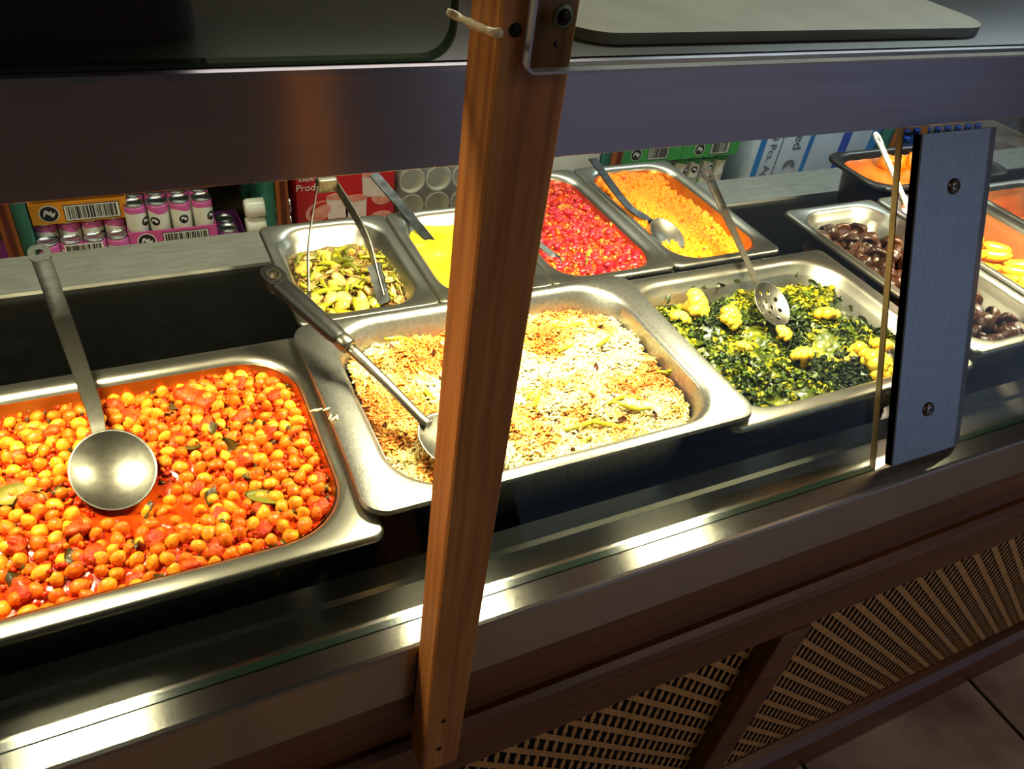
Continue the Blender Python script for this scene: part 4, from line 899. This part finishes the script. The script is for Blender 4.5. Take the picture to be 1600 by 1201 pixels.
# ------------------------------------------------------------------ stock shelves beyond the aisle
YB = 2.1; ZS = -.84; ZP = -.80
sf = thing('stock_shelving', (1.2, 2.25, ZF), 'low stock shelving with orange and teal uprights behind the counter', 'shelving')
SHB = mat('shelf_board', '6a5a44', .6, c2='584a36', scale=8, stretch=(.5, 6, 6)); ORW = mat('orange_stained_wood', 'a85c1c', .5, c2='8c4612', scale=14, stretch=(6, 6, .5)); DRW = mat('dark_red_wood', '6a1c0a', .5, c2='4c1206', scale=14, stretch=(6, 6, .5)); TEAL = mat('teal_painted_panel', '2f7d6c', .5, c2='276a5c', scale=10)
for z in (ZS, -.05): box('shelf_board', (-1.2, 3.6, 2.02, 2.62, z - .03, z), SHB, sf, .002)
box('back_panel', (-1.2, 3.6, 2.62, 2.64, ZF, .3), SHB, sf, .002)
def upright(x0, tealside):
    w_ = .032; u = box('upright', (x0, x0 + w_, 2.03, 2.60, ZS, -.081), ORW, sf, .0015)
    V, F = boxvf(x0 + w_ * .32, x0 + w_ * .72, 2.024, 2.031, ZS, -.081, .0008); mk('inlay', V, F, DRW, u, angle=.6)
    t0 = x0 + w_ + .001 if tealside > 0 else x0 - .030
    box('side_panel', (t0, t0 + .028, 2.045, 2.60, ZS, -.081), TEAL, sf, .0015)
upright(-.290, 1); upright(.375, -1); upright(1.47, -1); upright(2.80, -1)
V, F = boxvf(-1.19, 3.59, 2.03, 2.6, ZF, ZS - .031, .002); mk('plinth', V, F, DARK, sf, angle=.6)

# --- cans
ALC = mat('can_aluminium', 'c9c9c6', .28, 1., c2='b5b5b2', scale=60)
def canmat(name, band):
    m = mat(name, 'e9e8dc', .32, c2='dcdac8', scale=20, coat=.3); nt = m.node_tree; N = nt.nodes; L = nt.links; b = N['Principled BSDF']
    src = b.inputs['Base Color'].links[0].from_socket; tc = N.new('ShaderNodeTexCoord'); sx = N.new('ShaderNodeSeparateXYZ'); L.new(tc.outputs['Object'], sx.inputs[0])
    wv = N.new('ShaderNodeMath'); wv.operation = 'SINE'; ml = N.new('ShaderNodeMath'); ml.operation = 'MULTIPLY'; ml.inputs[1].default_value = 90; L.new(sx.outputs[0], ml.inputs[0]); L.new(ml.outputs[0], wv.inputs[0])
    m2 = N.new('ShaderNodeMath'); m2.operation = 'MULTIPLY_ADD'; m2.inputs[1].default_value = .004; L.new(wv.outputs[0], m2.inputs[0]); L.new(sx.outputs[2], m2.inputs[2])
    gt = N.new('ShaderNodeMath'); gt.operation = 'GREATER_THAN'; gt.inputs[1].default_value = .098; L.new(m2.outputs[0], gt.inputs[0])
    mx = N.new('ShaderNodeMixRGB'); L.new(gt.outputs[0], mx.inputs[0]); L.new(src, mx.inputs[1]); mx.inputs[2].default_value = hexc(band); L.new(mx.outputs[0], b.inputs['Base Color']); return m
CANP = canmat('can_print_pink', 'cc5c9c'); CANG = canmat('can_print_green', '3f9a44'); CANV = canmat('can_print_violet', '8a4a90')
RC = .0265; HC = .125
cb = meshdata('can_body', *lathe([(.021, 0), (.0245, .004), (RC, .010), (RC, .112), (.0245, .118)], 24), CANP)
cbg = cb.copy(); cbg.materials[0] = CANG; cbv = cb.copy(); cbv.materials[0] = CANV
cl = meshdata('can_lid', *lathe([(.0247, .1175), (.0252, .1235), (.0240, .1248), (.0228, .1235), (.0222, .1205), (.004, .1205)], 24), ALC)
def logo_vf(r):
    parts = [lathe([(r, 0), (r, .0006), (.0001, .0007)], 24)]; return parts[0]
def stroke(r):
    P = [(-r * .62, -r * .28), (-r * .3, r * .42), (r * .0, -r * .05), (r * .22, r * .32), (r * .3, -r * .35), (r * .66, r * .12)]; Q = smoothpath([(a, b, .0009) for a, b in P], 18); return ribbon(Q, [r * .12, r * .3, r * .2, r * .3, r * .12], .0004, (0, 0, 1))
def wrap(V, r, zc, a0=0.):     # flat (x, y, h) -> around a can facing -y
    out = []
    for x, y, h in V: a = -math.pi / 2 + a0 + x / r; out.append(((r + h) * math.cos(a), (r + h) * math.sin(a), zc + y))
    return np.array(out)
V, F = logo_vf(.0125); LGD = meshdata('logo_disc', wrap(V, RC + .0003, .075), F, BLACKP); V, F = stroke(.0125); LGS = meshdata('logo_script', wrap(V, RC + .0003, .075), F, WHITEP)
V, F = textvf('KOMBUCHA', .0105); V[:, 2] = .0004; LGT = meshdata('lettering', wrap(V, RC + .0003, .040), F, BLACKP, False)
def can(loc, face, label, group, body=None, rot=0., logo=True, lying=False):
    c = thing('drink_can', loc, label, 'can', group)
    if lying: c.rotation_euler = (0, math.pi / 2, 0); c.rotation_euler.rotate_axis('Z', rot)
    else: c.rotation_euler = (0, 0, rot)
    kids = [('can_body', body or cb), ('can_lid', cl)]
    for nme, me in kids:
        o = bpy.data.objects.new(nme, me); COL.objects.link(o); o.parent = c
        if nme == 'can_body' and logo:
            for n2, m2 in (('logo_disc', LGD), ('logo_script', LGS), ('lettering', LGT)):
                q = bpy.data.objects.new(n2, m2); COL.objects.link(q); q.parent = o
    return c
def barcode(x0, x1, y, z0, z1, parent, name='barcode', border=True):
    parts = []; q = np.random.default_rng(int(x0 * 1000) % 97); x = x0 + .004
    while x < x1 - .005:
        w_ = q.choice([.0012, .002, .0032, .0045]); parts.append(boxvf(x, min(x + w_, x1 - .004), y - .0012, y - .0006, z0 + .004, z1 - .003)); x += w_ + q.choice([.0012, .002, .003])
    V, F = boxvf(x0, x1, y - .0006, y, z0, z1); p = mk('white_label', V, F, WHITEP, parent, smooth=False)
    if border:
        e = .0018; parts += [boxvf(x0 - e, x1 + e, y - .0008, y - .0002, z1, z1 + e), boxvf(x0 - e, x1 + e, y - .0008, y - .0002, z0 - e, z0), boxvf(x0 - e, x0, y - .0008, y - .0002, z0, z1), boxvf(x1, x1 + e, y - .0008, y - .0002, z0, z1)]
    V, F = join(parts); mk(name, V, F, BLACKP, parent, smooth=False)
def flatlogo(x, y, z, r, parent):
    V, F = logo_vf(r); V = np.array([(x + a[0], y - a[2], z + a[1]) for a in V]); d_ = mk('logo_disc', V, F, BLACKP, parent, smooth=False)
    V, F = stroke(r); V = np.array([(x + a[0], y - a[2], z + a[1]) for a in V]); mk('logo_script', V, F, WHITEP, parent, smooth=False)
    V, F = lathe([(r * 1.12, 0), (r * 1.12, .0003)], 24); V = np.array([(x + a[0], y - a[2], z + a[1]) for a in V]); mk('logo_ring', V, F, WHITEP, parent, smooth=False)
def tray(x0, x1, y0, y1, z0, h, m, label, group=None, bc=None, lg=None, cat='tray'):
    t = thing('can_tray', ((x0 + x1) / 2, (y0 + y1) / 2, z0), label, cat, group); w_ = .002
    V, F = join([boxvf(x0, x1, y0, y1, z0, z0 + w_), boxvf(x0, x1, y0, y0 + w_, z0 + w_, z0 + h), boxvf(x0, x1, y1 - w_, y1, z0 + w_, z0 + h), boxvf(x0, x0 + w_, y0 + w_, y1 - w_, z0 + w_, z0 + h), boxvf(x1 - w_, x1, y0 + w_, y1 - w_, z0 + w_, z0 + h)])
    mk('cardboard', V, F, m, t, smooth=False)
    if lg: flatlogo(x0 + lg[0], y0, z0 + h - max(.029, h * .5 - .05 * (h > .1)) , lg[1], t)
    if bc: barcode(x0 + bc[0], x0 + bc[1], y0, z0 + h - .052, z0 + h - .010, t)
    return t
PINKC = mat('pink_cardboard', 'd8559c', .55, c2='cc4c90', scale=20); ORC = mat('orange_cardboard', 'e8951c', .55, c2='dc8a14', scale=20); VIOC = mat('purple_cardboard', 'a04a9c', .55, c2='924090', scale=20); GRNC = mat('green_cardboard', '3fa548', .55, c2='36983f', scale=20)
# pink tray of kombucha cans
tray(-.012, .212, 2.06, 2.23, ZS, .156, PINKC, 'pink cardboard tray of drink cans with logo and barcode', bc=(.085, .200), lg=(.042, .021))
k = 0
for j in range(3):
    for i in range(4):
        can((.016 + i * .0560, 2.0905 + j * .0555, ZS + .1055), 0, 'pink topped drink can standing in the pink tray', 'cans in the pink tray', rot=(.9, -.5, .15, .75)[i] if j == 0 else RNG.uniform(0, 6), logo=(j == 0))
box('tray_insert', (-.008, .208, 2.064, 2.226, ZS + .0022, ZS + .105), WHITEP, label='white card riser under the cans in the pink tray', cat='riser')
# stacked packs left of it: cans below (lids showing), more cans, orange tray on top
for j in range(3):
    for i in range(4):
        can((-.2025 + i * .0545, 2.0685 + j * .0555, ZS + (.030 if j == 0 else .0605)), 0, 'silver topped can in the wrapped pack under the orange tray', 'cans in the wrapped pack', rot=(.6, -.2, .9, .3)[i], logo=(j == 1))
st = thing('barcode_sticker', (-.11, 2.04, ZS + .118), 'white barcode sticker on the wrapped pack of cans', 'sticker')
barcode(-.165, -.075, 2.0395, ZS + .118, ZS + .152, st, border=False)
box('tray_insert', (-.213, -.003, 2.045, 2.206, ZS, ZS + .0295), WHITEP, label='white card riser under the back cans of the wrapped pack', cat='riser')
tray(-.225, .000, 2.094, 2.235, ZS + .186, .058, ORC, 'orange cardboard tray with logo and barcode on top of stacked cans', bc=(.078, .205), lg=(.042, .021))
# purple tray with lying cans
tray(.217, .290, 2.06, 2.23, ZS, .105, VIOC, 'purple cardboard tray standing beside the pink tray', lg=(.036, .022))
for i in range(2):
    can((.2455, 2.09 + i * .056, ZS + .003), 0, 'pale can standing in the purple tray', 'cans in the purple tray', body=cbv, rot=i, logo=False)
for i in range(4):
    can((.2915 + .001, 2.075, ZS + .0275 + i * .0535), 0, 'pale can lying on its side in the stack against the teal panel', 'lying cans', body=cbv, lying=True, rot=RNG.uniform(0, 3))
# far left: purple tray
tray(-.50, -.300, 2.05, 2.22, ZS, .085, VIOC, 'purple cardboard tray left of the orange upright'); 
for i in range(3): can((-.465 + i * .0565, 2.085, ZS + .003), 0, 'pale can in the purple tray left of the orange upright', 'cans left of the upright', body=cbv, rot=i, logo=False)

# red box with tableware pictures
RED = mat('red_carton', 'c0141c', .5, c2='b21018', scale=12); PKP = mat('pink_tableware_print', 'e8a08c', .5, c2='d87a68', scale=40); PWP = mat('pale_tableware_print', 'e8d4c8', .5, c2='dcc0b0', scale=40)
rb = thing('red_carton', (.58, 2.2, ZS), 'red carton printed with pale bowls and cups', 'carton')
box('carton_body', (.437, .728, 2.07, 2.33, ZS, ZP + .26), RED, rb, .002)
def ell(x, z, rx, rz, m, name, a=0., h=.0006):
    V, F = lathe([(1, 0), (1, 1), (.001, 1.1)], 28); ca, sa = math.cos(a), math.sin(a)
    V = np.array([(x + rx * p[0] * ca - rz * p[1] * sa, 2.07 - h * p[2], z + rx * p[0] * sa + rz * p[1] * ca) for p in V]); mk(name, V, F, m, rb, smooth=False)
ell(.500, ZP + .118, .042, .030, PKP, 'printed_bowl', .5); ell(.503, ZP + .122, .034, .021, RED, 'printed_bowl', .5, .0009); ell(.508, ZP + .118, .03, .018, PKP, 'printed_bowl', .5, .0012)
ell(.690, ZP + .150, .034, .030, PKP, 'printed_bowl', 0); ell(.690, ZP + .160, .028, .014, PWP, 'printed_bowl', 0, .0009); ell(.69, ZP + .085, .032, .014, PKP, 'printed_bowl', 0)
for x, w_, z in ((.555, .03, .14), (.61, .03, .13), (.655, .024, .2)):
    P = [(x - w_, ZP + z - .05), (x + w_, ZP + z - .05), (x + w_ * 1.1, ZP + z + .02), (x - w_ * 1.1, ZP + z + .02)]; V, F = sheet(P, 2.0688, 2.0698); mk('printed_cup', V, F, PWP, rb, smooth=False)
    ell(x, ZP + z + .02, w_ * 1.1, w_ * .35, PKP, 'printed_cup_rim', 0, .0016)
for s_, z, sz in (('Products', .196, .029), ('Bakery', .226, .031)):
    V, F = textvf(s_, sz, .15); V = np.array([(.487 + p[0], 2.0685, ZP + z + p[1]) for p in V]); mk('lettering', V, F, WHITEP, rb, smooth=False)
# bag of white foam cups
FOAM = mat('white_foam', 'e4e0d0', .6, c2='d8d2c0', scale=30, sss=.1); BAG = glassmat('clear_bag', 'f0f0ea', haze=.25)
cm = meshdata('foam_cup', *lathe([(.0001, .002), (.026, 0), (.027, .004), (.040, .085), (.042, .088), (.040, .090), (.037, .087), (.025, .008), (.0001, .007)], 24), FOAM)
for i in range(4):
    for j in range(4):
        place(cm, 'foam_cup', (.790 + i * .0865, 2.175, ZS + .046 + j * .0865), (math.pi / 2, 0, 0), 1., 'white foam cup lying with its mouth forward, in the bag beside the red carton', 'foam cup', 'white foam cups')
V, F = loft([rrect(.742, 1.098, 2.078, 2.20, .03, ZS), rrect(.738, 1.10, 2.074, 2.20, .03, ZP + .18), rrect(.742, 1.096, 2.08, 2.20, .03, ZP + .352)]); mk('clear_bag', V, F, BAG, label='clear plastic bag wrapped around the white foam cups', cat='bag')
WCAR = mat('plain_white_carton', 'd8d6cc', .55, c2='ccc9be', scale=10)
box('white_carton', (1.12, 1.435, 2.06, 2.3, ZS, ZP + .32), WCAR, bev=.003, label='plain white carton between the foam cups and the green trays', cat='carton')
# green trays stacked on cans
for t_, (x0, x1) in enumerate(((1.508, 1.770), (1.774, 2.02))):
    for j in range(2):
        for i in range(4):
            can((x0 + .032 + i * .0575, 2.095 + j * .056, ZS + .096), 0, ('green topped can under the green tray next to the teal panel', 'green topped can under the green tray next to the blue striped carton')[t_], ('cans under the first green tray', 'cans under the second green tray')[t_], body=cbg, rot=(.4, -.3, .1, .7)[i], logo=(j == 0))
    tray(x0, x1, 2.06, 2.19, ZS + .2215, .062, GRNC, ('green cardboard tray with logo, on cans next to the teal panel', 'green cardboard tray with logo, on cans next to the blue striped carton')[t_], lg=(.07, .020), bc=(.12, .20))
box('green_riser', (1.508, 2.02, 2.062, 2.19, ZS, ZS + .0955), GRNC, bev=.002, label='green carton under the standing green topped cans', cat='carton')
# pale carton with blue stripes
PALE = mat('pale_blue_carton', 'c9d6ea', .5, c2='bccce4', scale=8); BL1 = mat('blue_stripe', '1f7fd0', .5, c2='1a74c2', scale=10); BL2 = mat('deep_blue_stripe', '1f4fc8', .5, c2='1a46ba', scale=10); GREYP = mat('grey_print', '3c4048', .5, c2='484c54', scale=30)
bb = thing('striped_carton', (2.43, 2.2, ZS), 'pale carton with blue stripes and sideways lettering', 'carton'); box('carton_body', (2.120, 2.745, 2.07, 2.36, ZS, ZP + .33), PALE, bb, .002)
for x0, x1, m_ in ((2.130, 2.158, BL1), (2.372, 2.395, BL1), (2.545, 2.590, BL2), (2.70, 2.745, BL1)):
    V, F = boxvf(x0, x1, 2.0692, 2.0698, ZP + .002, ZP + .328); mk('stripe', V, F, m_, bb, smooth=False)
V, F = boxvf(2.235, 2.239, 2.0692, 2.0698, ZP + .002, ZP + .328); mk('rule_line', V, F, GREYP, bb, smooth=False)
for s_, x, z, sz in (('100 Pcs. Approx', 2.197, .13, .046), ('Printed', 2.318, .262, .062)):
    V, F = textvf(s_, sz); V = np.array([(x + p[1], 2.0688, ZP + z - p[0]) for p in V]); mk('lettering', V, F, GREYP, bb, smooth=False)
for r_ in (.026, .019, .012):
    V, F = tube([(2.31 + r_ * 1.1 * math.cos(t), 2.0688, ZP + .105 + r_ * math.sin(t)) for t in np.linspace(-.3, 3.5, 18)], .0012, 6, (0, 1, 0)); mk('emblem', V, F, GREYP, bb)
# blue shrink-wrapped bottle packs on the right
PET = mat('blue_tinted_bottle', '3f68a8', .2, c2='22406e', scale=24, coat=.5); CAPM = mat('blue_bottle_cap', '2858b8', .4, c2='234ea6', scale=30); LBL = mat('bottle_label', '8fb0dc', .4, c2='4a70b0', scale=60)
bm_ = meshdata('bottle_body', *lathe([(.024, 0), (.03, .006), (.031, .05), (.029, .06), (.031, .07), (.031, .13), (.024, .165), (.013, .185), (.0125, .195)], 18), PET); bl_ = meshdata('bottle_label', *lathe([(.0314, .075), (.0314, .125)], 18), LBL); bc_ = meshdata('bottle_cap', *lathe([(.0145, .193), (.0145, .208), (.013, .21)], 16), CAPM)
for j in range(2):
    for i in range(10):
        b_ = thing('water_bottle', (2.885 + i * .0655, 2.09 + j * .0655, ZS), 'blue tinted water bottle on the shelf beyond the striped carton', 'bottle', 'water bottles')
        for nme, me in (('bottle_body', bm_), ('bottle_label', bl_), ('bottle_cap', bc_)): o = bpy.data.objects.new(nme, me); COL.objects.link(o); o.parent = b_
